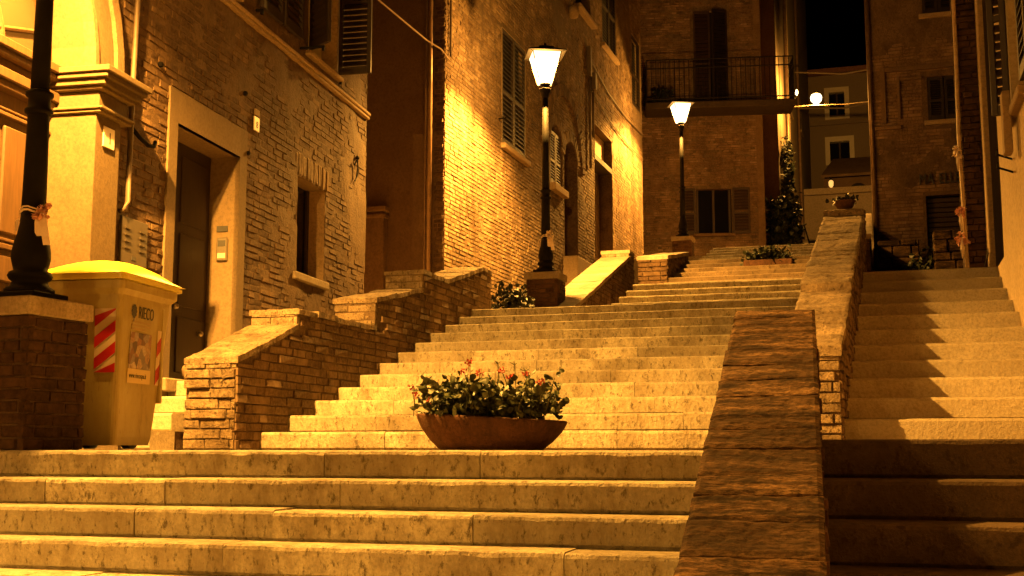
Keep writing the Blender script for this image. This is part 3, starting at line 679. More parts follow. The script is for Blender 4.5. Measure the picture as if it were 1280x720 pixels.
tag(MB().tube([P(-1.20, .06, 7), P(-1.21, .06, 4.0), P(-1.22, .05, 3.0), P(-1.225, .05, 2.02), P(-1.25, .04, 1.95), P(-1.29, .02, 1.93)], .022, 8).build('conduit', 'pipe_grey', smooth=True), 'thin vertical conduit pipe beside the portal pilaster', 'pipe')
hk = [P(-1.17, .01, 2.68), P(-1.08, .05, 2.60), P(-.98, .08, 2.55), P(-.91, .09, 2.56), P(-.88, .09, 2.61)]
tag(MB().tube(hk, .018, 8).build('wall_hook', 'iron', smooth=True), 'curved iron hook on the wall above the utility box', 'hook')
for u, z in ((-.72, 3.35), (1.02, 3.60), (1.12, 3.0), (4.45, 3.75)):
    MB().lathe(P(u, .02, z), [(.02, -.02), (.03, 0), (.02, .02)], 8).build('wall_bolt', 'iron', house)
MB().tube([P(4.30, .03, 3.62), P(4.36, .05, 3.70), P(4.42, .04, 3.62), P(4.40, .03, 3.48), P(4.34, .03, 3.42)], .010, 6).build('wall_ring', 'iron', house)

# ================================================================== BRIGHT HOUSE behind the middle lamp
B = heading((-6.40, 17.3, 0), 1); P = B.pt
hb_ = thing('brick_house', (-6.40, 17.3, 1.8), 'tall brick house with closed shutters behind the middle lamp, wall brightly lit', 'house')
W1 = (2.85, 4.28, 5.46, 7.64); AW = (5.98, 6.86, 5.40, 6.70); AD = (7.06, 8.10, 1.8, 6.62); BD = (9.76, 11.50, 1.8, 7.62)
U1 = (8.10, 9.40, 9.95, 11.9); U2 = (10.62, 12.10, 9.9, 12.2); U3 = (14.0, 15.1, 9.3, 11.3)
holesB = [W1, AW, AD, BD, U1, U2, U3]; BE = 15.25
def dispB(u, z): return -.006 + .008 * N3(u * .8, z * .8, 3) + .003 * N3(u * 9, z * 9, 1) + (.013 if N3(u * .5, z * .45, 12) + .3 * N3(u * 2.2, z * 2.2, 5) + .10 * (z - 6.8) > .42 else 0)
mb = MB(); sheet(mb, B, 0, BE, 1.5, 12.9, holesB, 0, .11, dispB); wallB = mb.build('wall', 'mortar', hb_, smooth=True)
bhB = [(h[0]-.04, h[1]+.04, h[2]-.12, h[3]+.05) for h in holesB]
bk = lay(B, 0, BE, 2.0, 12.9, bhB, .068, (.23, .31), .34, 22, .05, .010, .013, skip=.015)
place_bricks(wallB, bk, 'brick_pale', 300)
mb = MB(); shell(mb, B, 0.0, BE, 8, 1.5, 13.2, -.015); mb.build('rear_wall', 'plaster_brown', hb_)
FB = Fr(P(0, 0, 0), (-1, 0, 0), (0, -1, 0))
mb = MB(); sheet(mb, FB, .0, 7, 1.0, 12.9, (), .0, .15, lambda a, z: .01 * N3(a, z, 3) + .006 * N3(a * 4, z * 4, 1)); mb.build('end_wall', 'plaster_brown', hb_, smooth=True)
place_bricks(hb_, lay(FB, .0, .17, 1.8, 12.9, (), .068, (.10, .2), .3, 24, .04, .024, .012), 'brick_brown', 60, 'corner_brickwork')
mb = MB(); mb.box(FB, .95, 1.7, -.01, .16, 1.0, 3.70, .02); mb.box(FB, .90, 1.75, -.01, .22, 3.70, 3.78, .015); mb.box(FB, .92, 1.72, -.01, .19, 3.60, 3.66, .01); mb.build('buttress', 'plaster_brown', hb_)
MB().box(B, -.4, BE, -8.3, .5, 13.22, 13.5).build('roof', 'roof_tile', hb_)
def closed_window(parent, fr, h, d=.14, n_slat=24, leaves=2, mat='wood_shutter', sill=True, rm='plaster_tan'):
    wn = MB(); reveal(wn, fr, h, d, .004); o = wn.build('window', rm, parent)
    MB().box(fr, h[0], h[1], -d-.05, -d, h[2], h[3]).build('backing', 'dark_inside', o)
    wl = (h[1] - h[0]) / leaves
    for k in range(leaves): shutter(parent, fr, h[0] + wl*k + .008, h[0] + wl*(k+1) - .008, h[2] + .01, h[3] - .01, mat, n_slat, -.05, .05)
    if sill: MB().box(fr, h[0]-.08, h[1]+.08, -d, .09, h[2]-.10, h[2]-.002, .012).build('sill', 'plaster_tan', o)
    return o
closed_window(hb_, B, W1); closed_window(hb_, B, U2, n_slat=26); closed_window(hb_, B, U3, n_slat=22, leaves=1, sill=False)
wn = MB(); reveal(wn, B, U1, .2, .004); o = wn.build('window', 'plaster_tan', hb_); MB().box(B, U1[0], U1[1], -.25, -.2, U1[2], U1[3]).build('pane', 'glass_dark', o)
MB().box(B, U1[0]-.15, U1[1]+.15, -.1, .16, U1[2]-.09, U1[2]-.002, .012).build('sill', 'plaster_tan', o)
def arched(parent, fr, h, d, fill, name):
    u0, u1, z0, z1 = h; c = (u0+u1)/2; r = (u1-u0)/2; zs = z1 - r * .75; n = 12
    ar = [(c - r*math.cos(math.pi*i/n), zs + .75*r*math.sin(math.pi*i/n)) for i in range(n+1)]
    m = MB()
    for (ua, za), (ub, zb_) in zip(ar, ar[1:]):
        m.prism([fr.pt(ua, .006, za), fr.pt(ub, .006, zb_), fr.pt(ub, .006, z1+.001), fr.pt(ua, .006, z1+.001)], [fr.pt(ua, -d, za), fr.pt(ub, -d, zb_), fr.pt(ub, -d, z1+.001), fr.pt(ua, -d, z1+.001)])
    for u in (u0, u1): m.quad(fr.pt(u, .004, z0), fr.pt(u, -d, z0), fr.pt(u, -d, z1), fr.pt(u, .004, z1))
    o = m.build(name, 'brick_brown', parent); MB().box(fr, u0, u1, -d-.06, -d, z0, z1).build('door_leaf' if fill != 'dark_inside' else 'backing', fill, o)
    for i in range(n + 2):       # ring of voussoir bricks
        a_ = math.pi * (i + .5) / (n + 2); ca, sa = -math.cos(a_), math.sin(a_)
        Uv = fr.U * ca + fr.Z * sa; Tv = fr.U * sa - fr.Z * ca; b0 = fr.pt(c + ca*(r+.01), 0, zs + sa*(r*.75+.01))
        f2 = Fr(b0, Uv, fr.N, Tv); Mx = Matrix.Identity(4); dm = (f2.U * .24, f2.N * .06, f2.Z * .10)
        for cc, vec in enumerate(dm):
            for q in range(3): Mx[q][cc] = vec[q]
        Mx.translation = b0 - f2.Z * .05 - f2.N * .035; inst('brick', ub_mesh(i % 9, 'brick_pale'), Mx, o)
    return o
aw = arched(hb_, B, AW, .16, 'dark_inside', 'arched_window')
MB().box(B, AW[0]-.06, AW[1]+.1, -.1, .13, AW[2]-.15, AW[2]-.002, .012).build('sill', 'plaster_tan', aw)
wl = (AW[1]-AW[0])/2
for k in range(2): shutter(hb_, B, AW[0]+wl*k+.01, AW[0]+wl*(k+1)-.01, AW[2]+.01, AW[3]-.16, 'wood_brown', 16, -.06, .05)
arched(hb_, B, AD, .3, 'wood_dark', 'arched_door')
MB().box(B, AD[0]-.15, AD[1]+.25, -.3, .32, 1.7, 4.02, .02).build('stoop', 'plaster_tan', hb_)
# big relieving arch standing proud of the wall
c0, r0 = 7.05, 1.36
for i in range(34):
    a_ = math.pi * (i + .5) / 34; ca, sa = -math.cos(a_), math.sin(a_)
    Uv = B.U * ca + B.Z * sa; Tv = B.U * sa - B.Z * ca; b0 = B.pt(c0 + ca*r0, 0, 6.12 + sa*r0); Mx = Matrix.Identity(4)
    for cc, vec in enumerate((Uv * .26, B.N * .085, Tv * .115)):
        for q in range(3): Mx[q][cc] = vec[q]
    Mx.translation = b0 - Tv * .057 - B.N * .03; inst('brick', ub_mesh(i % 9, 'brick_brown'), Mx, hb_)
bd = MB(); reveal(bd, B, BD, .35, .004); bdo = bd.build('doorway', 'brick_brown', hb_)
MB().box(B, BD[0], BD[1], -.41, -.35, 1.8, 6.90).build('door_leaf', 'door_grey', bdo)
for k in range(40): # diagonal boards of the door
    zz = 2.6 + k * .15
    if zz > 6.9: break
    q = MB(); q.prism([P(BD[0]+.02, -.348, zz), P(BD[1]-.02, -.348, zz-.55), P(BD[1]-.02, -.348, zz-.55+.135), P(BD[0]+.02, -.348, zz+.135)], [P(BD[0]+.02, -.325, zz), P(BD[1]-.02, -.325, zz-.55), P(BD[1]-.02, -.325, zz-.55+.135), P(BD[0]+.02, -.325, zz+.135)])
    q.build('door_board', 'door_grey', bdo)
MB().box(B, BD[0], BD[1], -.35, -.2, 6.90, 7.62).build('lintel_panel', 'plaster_pale', bdo); MB().box(B, BD[0]-.02, BD[1]+.02, -.35, .01, 6.78, 6.905).build('lintel', 'wood_dark', bdo)
MB().box(B, BD[0]-.2, BD[1]+.1, -.35, .25, 1.7, 4.36, .02).build('stoop', 'plaster_tan', hb_)
# pipes, cables, fittings
dp = MB(); dp.tube([FB.pt(.22, .09, 12.9), FB.pt(.22, .09, 2.2)], .045, 10); tag(dp.build('downpipe', 'pipe_copper', smooth=True), 'dark copper downpipe in the corner left of the bright wall', 'downpipe')
dp = MB(); dp.tube([FB.pt(.30, .05, 12.9), FB.pt(.30, .05, 2.2)], .018, 8); tag(dp.build('conduit', 'pipe_copper', smooth=True), 'thin conduit running beside the copper downpipe', 'pipe')
tag(MB().tube([P(.14, .04, 12), P(.14, .04, 6.3), P(.13, .05, 6.2)], .02, 8).build('cable', 'cable'), 'dark cable hanging down the corner of the bright wall', 'cable')
aer = [Vector((-7.9, 14.4, 7.6)), Vector((-7.5, 15.3, 7.2)), Vector((-7.05, 16.2, 6.75)), Vector((-6.62, 17.05, 6.38)), Vector((-6.45, 17.25, 6.28)), P(.10, .05, 6.12)]
tag(MB().tube(aer, .014, 6).build('cable', 'cable_pale'), 'pale sagging cable stretched across the alley', 'cable')
tag(MB().tube([P(9.0, .05, 9.05), P(11, .05, 8.72), P(13, .05, 8.62), P(15.1, .05, 8.7)], .022, 6).build('cable', 'cable'), 'dark cable running along the bright wall above the tall door', 'cable')
tag(MB().tube([P(9.3, .05, 8.3), P(11, .05, 8.05), P(13, .05, 7.95), P(15.1, .05, 8.0)], .018, 6).build('cable', 'cable'), 'lower dark cable along the bright wall above the tall door', 'cable')
for u, z0, z1, lb in ((9.12, 6.4, 9.2, 'thin vertical pipe on the bright wall left of the tall door'), (9.42, 7.2, 8.6, 'shorter vertical pipe on the bright wall beside the tall door')):
    tag(MB().tube([P(u, .06, z0), P(u, .06, z1)], .03, 8).build('conduit', 'pipe_grey', smooth=True), lb, 'pipe')
MB().box(B, 9.34, 9.52, .0, .14, 8.35, 8.75, .01).build('junction_box', 'pipe_grey', hb_); MB().box(B, 9.05, 9.2, .0, .1, 8.6, 9.3, .01).build('junction_box', 'pipe_grey', hb_)
for u, z in ((7.2, 9.9), (7.6, 9.6)): MB().lathe(P(u, .08, z), [(.001, -.16), (.10, -.12), (.13, 0), (.10, .12), (.001, .16)], 12).build('insulator', 'plaster_tan', hb_, True)
MB().tube([P(2.62, .02, 5.85), P(2.60, .16, 5.85), P(2.60, .16, 5.95)], .012, 6).build('shutter_catch', 'iron', hb_)

# ================================================================== BALCONY HOUSE closing the view
C = Fr((-3.36, 38.9, 0), (-math.cos(R(11)), -math.sin(R(11)), 0), (math.sin(R(11)), -math.cos(R(11)), 0)); P = C.pt   # a runs to the left
hc = thing('brick_house', (-3.36, 38.9, 5.9), 'distant brick house with an iron balcony closing the stairs', 'house')
BW = (1.07, 2.16, 11.1, 14.4); CW = (1.04, 2.18, 6.9, 8.37)
mb = MB(); sheet(mb, C, 0, 5.2, 4, 18, [BW, CW], 0, .5); wc = mb.build('wall', 'mortar_mid', hc)
place_bricks(wc, lay(C, 0, 5.2, 5.8, 17.4, [(BW[0]-.1, BW[1]+.1, BW[2]-.1, BW[3]+.1), (CW[0]-.06, CW[1]+.06, CW[2]-.12, CW[3]+.06), (0, 5.2, 14.8, 15.0)], .078, (.27, .33), .25, 51, .04, .008, .012), 'brick_far', 0)
MB().box(C, 0, 5.2, -.01, .07, 14.82, 14.98, .01).build('string_course', 'plaster_brown', hc)
mb = MB(); shell(mb, C, 0, 5.2, 3.6, 4, 18.2, -.01); mb.build('rear_wall', 'plaster_brown', hc); MB().box(C, -.4, 5.4, -4, .5, 18.22, 18.5).build('roof', 'roof_tile', hc)
MB().box(C, -.02, .2, -.02, .03, 4, 17.9).build('corner_strip', 'plaster_brown', hc)
wn = MB(); reveal(wn, C, BW, .15, .004); o = wn.build('balcony_door', 'plaster_tan', hc); MB().box(C, BW[0], BW[1], -.2, -.15, BW[2], BW[3]).build('backing', 'dark_inside', o)
shutter(hc, C, BW[0]+.55, BW[1]-.005, BW[2]+.02, BW[3]-.02, 'wood_brown', 24, .0, .05)
a_ = R(25); shutter(hc, Fr(P(BW[0]+.005, .01, 0), C.U * math.cos(a_) + C.N * math.sin(a_), C.N * math.cos(a_) - C.U * math.sin(a_)), 0, .54, BW[2]+.02, BW[3]-.02, 'wood_shutter', 24, .0, .05)
wn = MB(); reveal(wn, C, CW, .2, .004); o = wn.build('window', 'plaster_brown', hc); MB().box(C, CW[0], CW[1], -.25, -.2, CW[2], CW[3]).build('pane', 'glass_dark', o)
for k in range(3): u = CW[0] + .02 + k * .52; MB().box(C, u, u+.07, -.199, -.15, CW[2], CW[3]).build('frame', 'wood_brown', o)
MB().box(C, CW[0]-.1, CW[1]+.1, -.1, .1, CW[2]-.1, CW[2]-.003, .01).build('sill', 'plaster_brown', o)
shutter(hc, C, CW[0]-.58, CW[0]-.03, CW[2]-.02, CW[3]+.02, 'wood_brown', 14, .02, .045); shutter(hc, C, CW[1]+.03, CW[1]+.49, CW[2]-.02, CW[3]+.02, 'wood_brown', 14, .02, .045)
bal = MB().box(C, -.95, 3.78, .0, 1.1, 10.80, 11.02, .03).build('balcony', 'step_stone_darkened', hc)
bars = [(u, 1.05) for u in np.arange(-.92, 3.76, .15)] + [(3.74, n) for n in np.arange(.1, 1.04, .15)] + [(-.92, n) for n in np.arange(.1, 1.04, .15)]
for (u, n) in bars: MB().tube([P(u, n, 11.02), P(u, n, 12.40)], .012, 5).build('baluster', 'iron_rail', bal)
for z in (11.12, 12.14, 12.42): MB().tube([P(3.74, .0, z), P(3.74, 1.05, z), P(-.92, 1.05, z), P(-.92, .0, z)], .022, 6).build('rail', 'iron_rail', bal)
# taller house further up the alley, left
CB = heading((-3.15, 42.9, 0), 1); P = CB.pt
hd = thing('alley_house', (-3.15, 42.9, 6.8), 'tall dark house in the alley beyond the balcony, its wall lit in a strip', 'house')
mb = MB(); hl = [(5.2, 6.1, 13.4, 15.0), (10.5, 11.4, 14, 15.6)]; sheet(mb, CB, 0, 17, 4, 26, hl, 0, .6, lambda u, z: .02 * N3(u, z, 3)); mb.build('wall', 'plaster_far', hd, smooth=True)
mb = MB(); shell(mb, CB, 0, 17, 6, 4, 26.2, -.02); mb.build('rear_wall', 'plaster_brown', hd); MB().box(CB, -.3, 17.3, -6.3, .45, 26.2, 26.5).build('roof', 'roof_tile', hd)
for h in hl: closed_window(hd, CB, h, n_slat=18)
for u in (3.4, 9.0): MB().tube([P(u, .08, 26), P(u, .08, 6)], .06, 8).build('downpipe', 'pipe_copper', hd)
MB().tube([P(4.2, .05, 22), P(4.25, .05, 12)], .05, 8).build('conduit', 'pipe_pale', hd)
# ================================================================== far house at the top of the street
FH = Fr((-5, 60, 0), (1, 0, 0), (0, -1, 0)); P = FH.pt
hf = thing('far_house', (-1, 60, 10.4), 'far pale house with framed windows at the head of the street', 'house')
fwins = [(3.12, 3.86, 16.35, 17.5), (3.08, 4.02, 14.05, 15.0), (8.2, 9.0, 16.35, 17.5)]
mb = MB(); sheet(mb, FH, -3, 12, 9, 18.4, fwins, 0, .8); mb.build('wall', 'plaster_far', hf); mb = MB(); shell(mb, FH, -3, 12, 6, 9, 18.4, -.01); mb.build('rear_wall', 'plaster_far', hf)
MB().box(FH, -3.3, 12.3, -6, .4, 18.42, 18.65).build('roof', 'roof_tile', hf)
for (u0, u1, z0, z1) in fwins:
    m = MB()
    for q in ((u0-.22, u0, z0-.1, z1+.25), (u1, u1+.22, z0-.1, z1+.25), (u0, u1, z1, z1+.25), (u0-.22, u1+.22, z0-.22, z0-.1)): m.box(FH, q[0], q[1], -.2, .06, q[2], q[3])
    o = m.build('window_frame', 'plate_white', hf); MB().box(FH, u0, u1, -.22, -.15, z0, z1).build('pane', 'glass_dark', o); MB().box(FH, (u0+u1)/2-.04, (u0+u1)/2+.04, -.149, -.1, z0, z1).build('glazing_bar', 'wood_brown', o)
MB().box(FH, -3, 12, -.02, .12, 15.85, 16.0, .02).build('string_course', 'plaster_far', hf)
lw = MB(); lw.box(AX, -3.2, 1.5, 54.6, 55.0, 8.5, 11.25, .02); lw.box(AX, -3.25, 1.55, 54.5, 55.1, 11.26, 11.55, .02)
tag(lw.build('low_wall', 'plaster_far'), 'low pale wall below the dark outbuilding at the head of the street', 'wall')
ob = thing('outbuilding', (-.6, 56.5, 9.6), 'small dark outbuilding with lean-to roof in front of the far house', 'outbuilding')
m = MB(); m.prism([Vector((-2.1, 55.6, 9.6)), Vector((1.6, 55.6, 9.6)), Vector((1.6, 55.6, 12.2)), Vector((-2.1, 55.6, 12.2))], [Vector((-1.7, 58.6, 9.6)), Vector((1.6, 58.6, 9.6)), Vector((1.6, 58.6, 13.4)), Vector((-1.7, 58.6, 13.4))]); m.build('wall', 'plaster_brown', ob)
m = MB(); m.prism([Vector((-2.2, 55.4, 12.22)), Vector((1.7, 55.4, 12.22)), Vector((1.7, 55.4, 12.34)), Vector((-2.2, 55.4, 12.34))], [Vector((-1.75, 58.8, 13.7)), Vector((1.7, 58.8, 13.7)), Vector((1.7, 58.8, 13.85)), Vector((-1.75, 58.8, 13.85))]); m.build('roof', 'plaster_brown', ob)
m = MB(); m.add([Vector((-.6 + .42*math.cos(R(a)), 55.58, 11.5 + .42*math.sin(R(a)))) for a in range(0, 181, 15)], [tuple(range(13))]); m.build('arched_opening', 'dark_inside', ob)

# ================================================================== SHOP HOUSE right of the stairs
D = Fr((.0, 25.0, 0), (1, 0, 0), (0, -1, 0)); P = D.pt
hs = thing('brick_house', (2, 25, 2.7), 'dim brick house with rolled-down shop shutter at the right', 'house')
DW = (1.14, 1.78, 6.55, 7.46); DW2 = (1.12, 1.72, 8.78, 10.2); DS = (1.02, 2.6, 2.6, 5.02)
mb = MB(); sheet(mb, D, .08, 7, 1.5, 12.5, [DW, DW2, DS], 0, .12, lambda u, z: -.006 + (.022 if N3(u * .6, z * .6, 31) + .3 * N3(u * 2.5, z * 2.5, 3) + .16 * (z - 6.6) > .05 else 0)); wd = mb.build('wall', 'mortar_patch', hs, smooth=True)
place_bricks(wd, lay(D, .08, 3, 2.6, 12.4, [(DW[0]-.1, DW[1]+.1, DW[2]-.15, DW[3]+.08), (DW2[0]-.1, DW2[1]+.1, DW2[2]-.12, 11), (DS[0]-.05, DS[1], DS[2], DS[3]+.03)], .072, (.25, .31), .25, 61, .04, .007, .012), 'brick_far', 0)
mb = MB(); shell(mb, D, .08, 7, 14, 1.5, 12.6, -.012); mb.build('rear_wall', 'plaster_brown', hs); MB().box(D, .0, 7.2, -14.2, .3, 12.62, 12.9).build('roof', 'roof_tile', hs)
closed_window(hs, D, DW, n_slat=16, rm='plaster_brown'); closed_window(hs, D, DW2, n_slat=16, rm='plaster_brown')
for q in ((.24, .34, 6.55, 7.72), (.34, 3, 7.62, 7.72), (.10, .62, 6.42, 6.50), (.56, .62, 6.62, 7.5), (.62, 1.05, 7.42, 7.48)): MB().box(D, q[0], q[1], -.01, .07, q[2], q[3], .01).build('wall_moulding', 'plaster_brown', hs)
sd = MB(); reveal(sd, D, DS, .2, .004); o = sd.build('shop_shutter', 'plaster_brown', hs)
for k in range(24): MB().box(D, DS[0], DS[1], -.22, -.17, DS[2] + k*.1, DS[2] + k*.1 + .088, .008).build('shutter_slat', 'wood_brown', o)
sg = thing('shop_sign', P(.9, .02, 5.2), 'dark sign letters on the dim brick house above the shop shutter', 'sign')
text_mesh(sg, 'MA', D, .90, .035, 5.25, .30, 'ink', 'lettering', .025, .66); text_mesh(sg, 'ELLE', D, 1.28, .035, 5.25, .30, 'ink', 'lettering', .025, .66)
tag(MB().tube([P(.04, .05, 12.3), P(.04, .05, 3)], .05, 8).build('downpipe', 'pipe_copper', smooth=True), 'dark downpipe on the left corner of the shop house', 'downpipe')
for (x0, x1, y0, z1, lb) in ((.05, .75, 21.6, 3.55, 'low rough stone wall in front of the shop house, left piece'), (.95, 1.6, 21.0, 3.62, 'higher rough stone wall piece in front of the shop shutter')):
    root = thing('low_wall', ((x0+x1)/2, y0, 2.4), lb, 'wall'); r = random.Random(int(x0*100)); z = 2.3
    while z < z1:
        h = r.uniform(.14, .22); x = x0
        while x < x1:
            l = r.uniform(.2, .4); MB().box(AX, x, min(x+l, x1)-.01, y0 + r.uniform(-.03, .03), y0+.45, z, min(z+h, z1+.05)-.01, .02).build('stone', 'weathered_cap', root); x += l
        z += h

# ================================================================== RIGHT HOUSE along the side flight
E_ = Fr((1.23, -4, 0), (0, 1, 0), (-1, 0, 0)); P = E_.pt     # a = y + 4
he = thing('plaster_house', (1.4, 8, 0), 'ochre plastered house along the side flight at the right edge', 'house')
EW = (14.3, 15.3, 2.95, 5.0); ED = (16.72, 17.55, 1.9, 4.9)
mb = MB(); sheet(mb, E_, 0, 18.55, -2, 9, [EW, ED], 0, .25, lambda u, z: .006 * N3(u, z, 3)); mb.build('wall', 'plaster_pale', he, smooth=True)
mb = MB(); shell(mb, E_, 0, 18.55, 5, -2, 9.2, -.01); mb.build('rear_wall', 'plaster_brown', he); MB().box(E_, -.3, 18.9, -5, .5, 9.22, 9.5).build('roof', 'roof_tile', he)
wn = MB(); reveal(wn, E_, EW, .18, .004); o = wn.build('window', 'plaster_pale', he); MB().box(E_, EW[0], EW[1], -.22, -.18, EW[2], EW[3]).build('pane', 'glass_dark', o); MB().box(E_, EW[0]-.06, EW[1]+.06, -.1, .07, EW[2]-.08, EW[2]-.003, .01).build('sill', 'plaster_tan', o)
shutter(he, Fr(P(EW[1]+.02, .01, 0), E_.U * .35 + E_.N * .94, E_.N * .35 - E_.U * .94), 0, .16, EW[2]+.03, EW[3]-.02, 'wood_shutter', 22, 0, .04)
shutter(he, E_, EW[0]-.5, EW[0]-.01, EW[2]+.03, EW[3]-.02, 'wood_shutter', 22, .01, .04)
bx = MB(); bx.box(E_, 14.95, 15.12, .05, .12, 2.55, 3.10, .008); bx.build('shutter_stay', 'plaster_tan', he)
for z in (2.50, 2.62): MB().tube([P(15.55, .0, z), P(15.45, .14, z+.03), P(15.36, .14, z+.05)], .01, 6).build('wall_bracket', 'iron', he)
wn = MB(); reveal(wn, E_, ED, .12, .004); o = wn.build('doorway', 'wood_dark', he); MB().box(E_, ED[0], ED[1], -.17, -.12, ED[2], ED[3]).build('door_leaf', 'wood_dark', o)
MB().box(E_, 17.56, 17.72, -.02, .06, 1.9, 7, .01).build('door_jamb', 'plaster_tan', he)
pier = thing('brick_pier', (1.2, 14.6, 1.9), 'dark brick pier at the corner of the right-hand house', 'pier')
PF = Fr((1.02, 14.58, 0), (1, 0, 0), (0, -1, 0)); PL = Fr((1.02, 15.3, 0), (0, -1, 0), (-1, 0, 0))
MB().box(AX, 1.05, 1.9, 14.6, 15.3, 1.8, 8.5).build('core', 'mortar_dark', pier)
place_bricks(pier, lay(PF, 0, .42, 1.9, 8.4, (), .075, (.2, .27), .4, 71, .03, .03, .012) + lay(PL, 0, .7, 1.9, 8.4, (), .075, (.2, .27), .4, 72, .03, .012, .012), 'brick_dark', 160)
pp = [(1.0, 14.52, 8), (1.0, 14.52, 4.6), (.985, 14.52, 3.6), (1.0, 14.52, 2.8), (1.01, 14.52, 1.92)]
tag(MB().tube(pp, .022, 8).build('pipe', 'pipe_pale', smooth=True), 'thin pale pipe catching light on the edge of the dark brick pier', 'pipe')
tag(MB().tube([(1.12, 13.6, 1.92), (1.2, 13.75, 2.25)], .012, 6).build('broom_stick', 'wood_brown'), 'short stick leaning at the foot of the right-hand house', 'stick')

# ================================================================== ORNAMENTS AND SMALL THINGS
def petal_fan(mb, c, n, r0, rr, droop=.0, thick=.002):
    for k in range(n):
        d = Vector((rr.uniform(-1, 1), rr.uniform(-1, .4), rr.uniform(-1, 1))).normalized(); L = r0 * rr.uniform(.6, 1.15)
        s = d.cross(Vector((rr.uniform(-1, 1), rr.uniform(-1, 1), rr.uniform(-1, 1)))).normalized() * L * .38; w2 = d.cross(s).normalized() * L * .16
        dz = Vector((0, 0, -droop * L)); a = Vector(c)
        mb.add([a, a + d*L*.5 + s + w2, a + d*L + dz + s*.5, a + d*L*1.04 + dz - s*.4 - w2, a + d*L*.5 - s + w2 * .5, a + d*L*.55 + dz*.3 - w2*1.4], [(0, 1, 5), (1, 2, 5), (2, 3, 5), (3, 4, 5), (4, 0, 5)])
def bow(center, post_r, side, label, seed, mat='tulle_pink', s=1.0):
    r = random.Random(seed); c = Vector(center); root = thing('ribbon_bow', center, label, 'bow', 'bows tied to the lamp posts')
    ring = [c + Vector((math.cos(a) * post_r, math.sin(a) * post_r, .01 * math.sin(3*a))) for a in np.linspace(0, 2*math.pi, 15)]
    m = MB(); m.tube(ring, .007, 6); m.tube([p + Vector((0, 0, .02)) for p in ring], .005, 6); m.build('band', 'tulle', root)
    k = c + Vector(side) * (post_r + .02)
    m = MB(); [petal_fan(m, k + Vector((r.gauss(0, .018), r.gauss(0, .012), r.gauss(0, .022))), 6, .055 * s, r) for _ in range(8)]; m.build('flower_knot', mat, root)
    def tail(pts, wv):
        dv = Vector((0, .002, 0)); MB().rings([[p - wv, p + wv, p + wv + dv, p - wv + dv] for p in pts]).build('ribbon_tail', 'tulle', root)
    for (dx, L) in ((.0, .16), (.03, .22)):
        p0 = k + Vector((dx * .5, -.01, 0)); pts = [p0, p0 + Vector((dx, -.01, -L * .5)), p0 + Vector((dx * 1.6, 0, -L))]; wv = Vector((.022 * s, .006, 0))
        tail(pts, wv)
    k2 = c - Vector(side) * post_r
    for (dx, L) in ((-.07, .10), (-.045, .16), (-.01, .20)):
        pts = [k2, k2 + Vector((dx, -.01, -L * .35)), k2 + Vector((dx * 1.15, 0, -L))]; wv = Vector((.008, .004, 0))
        tail(pts, wv)
    return root
bow((-5.03, 6.2, 1.475), .078, (.90, -.43, 0), 'pink tulle bow with trailing ribbons tied to the foreground lamp post', 2)
bow((-4.93, 17.94, 3.29), .072, (.80, -.6, 0), 'pale bow tied to the lamp post in the middle', 3, 'tulle', 1.2)
for k, (z, lb) in enumerate(((3.42, 'pale bow at the top of the pipe on the brick pier'), (2.72, 'middle pink bow on the pipe of the brick pier'), (2.40, 'lowest bow hanging on the pipe of the brick pier'))):
    r = random.Random(30 + k); m = MB(); [petal_fan(m, (.96 + r.gauss(0, .02), 14.48 + r.gauss(0, .01), z + r.gauss(0, .025)), 5, .06, r, .3) for _ in range(6)]; o = thing('ribbon_bow', (.96, 14.48, z), lb, 'bow', 'bows on the pier pipe'); m.build('flower_knot', 'tulle_pink' if k else 'tulle', o)
    MB().tube([(.96, 14.47, z), (.955, 14.46, z-.14), (.96, 14.47, z-.24)], [.014, .02, .008], 5).build('ribbon_tail', 'tulle', o)

# flower bowl on the landing
def leaf_unit(seed):
    r = random.Random(seed); V = [(0, 0, 0)]; n = 9
    for i in range(n): a = -2.6 + 5.2 * i / (n - 1); q = r.uniform(.8, 1.05); V.append((math.sin(a) * q * .5, .45 + math.cos(a) * q * .5, .10 * math.cos(2*a) + r.uniform(-.04, .04)))
    return V, [(0, i, i+1) for i in range(1, n)]
LU = [leaf_unit(k) for k in range(6)]
def leaf_matrix(p, size, r, up=.5):
    d = Vector((r.uniform(-1, 1), r.uniform(-1, 1), r.uniform(-.6, 1))).normalized(); nrm = (Vector((r.uniform(-1, 1), r.uniform(-1.2, .6), r.uniform(-.2, 1.2)))).normalized()
    x = d.cross(nrm).normalized(); z = x.cross(d); Mx = Matrix.Identity(4)
    for c, v in enumerate((x * size, d * size, z * size)):
        for q in range(3): Mx[q][c] = v[q]
    Mx.translation = p; return Mx
def foliage(parent, spots, mat, n_ind, sizes, seed, name='leaf'):
    r = random.Random(seed); ms = {}; rest = MB(); items = []
    for p in spots:
        Mx = leaf_matrix(p, r.uniform(*sizes), r); items.append((p, Mx, r.randrange(6)))
    items.sort(key=lambda q: q[0].y)
    for i, (p, Mx, k) in enumerate(items):
        if i < n_ind:
            if k not in ms:
                me = bpy.data.meshes.new(name); me.from_pydata(LU[k][0], [], LU[k][1]); me.materials.append(M[mat]); ms[k] = me
            inst(name, ms[k], Mx, parent)
        else: rest.add([Mx @ Vector(v) for v in LU[k][0]], LU[k][1])
    if rest.v: rest.build('foliage', mat, parent, kind='stuff')
bc = Vector((-2.345, 7.22, 0)); bowl = thing('planter_bowl', bc, 'low round brown bowl planter of red geraniums on the landing', 'planter')
n = 48; q = MB(); rgs = []
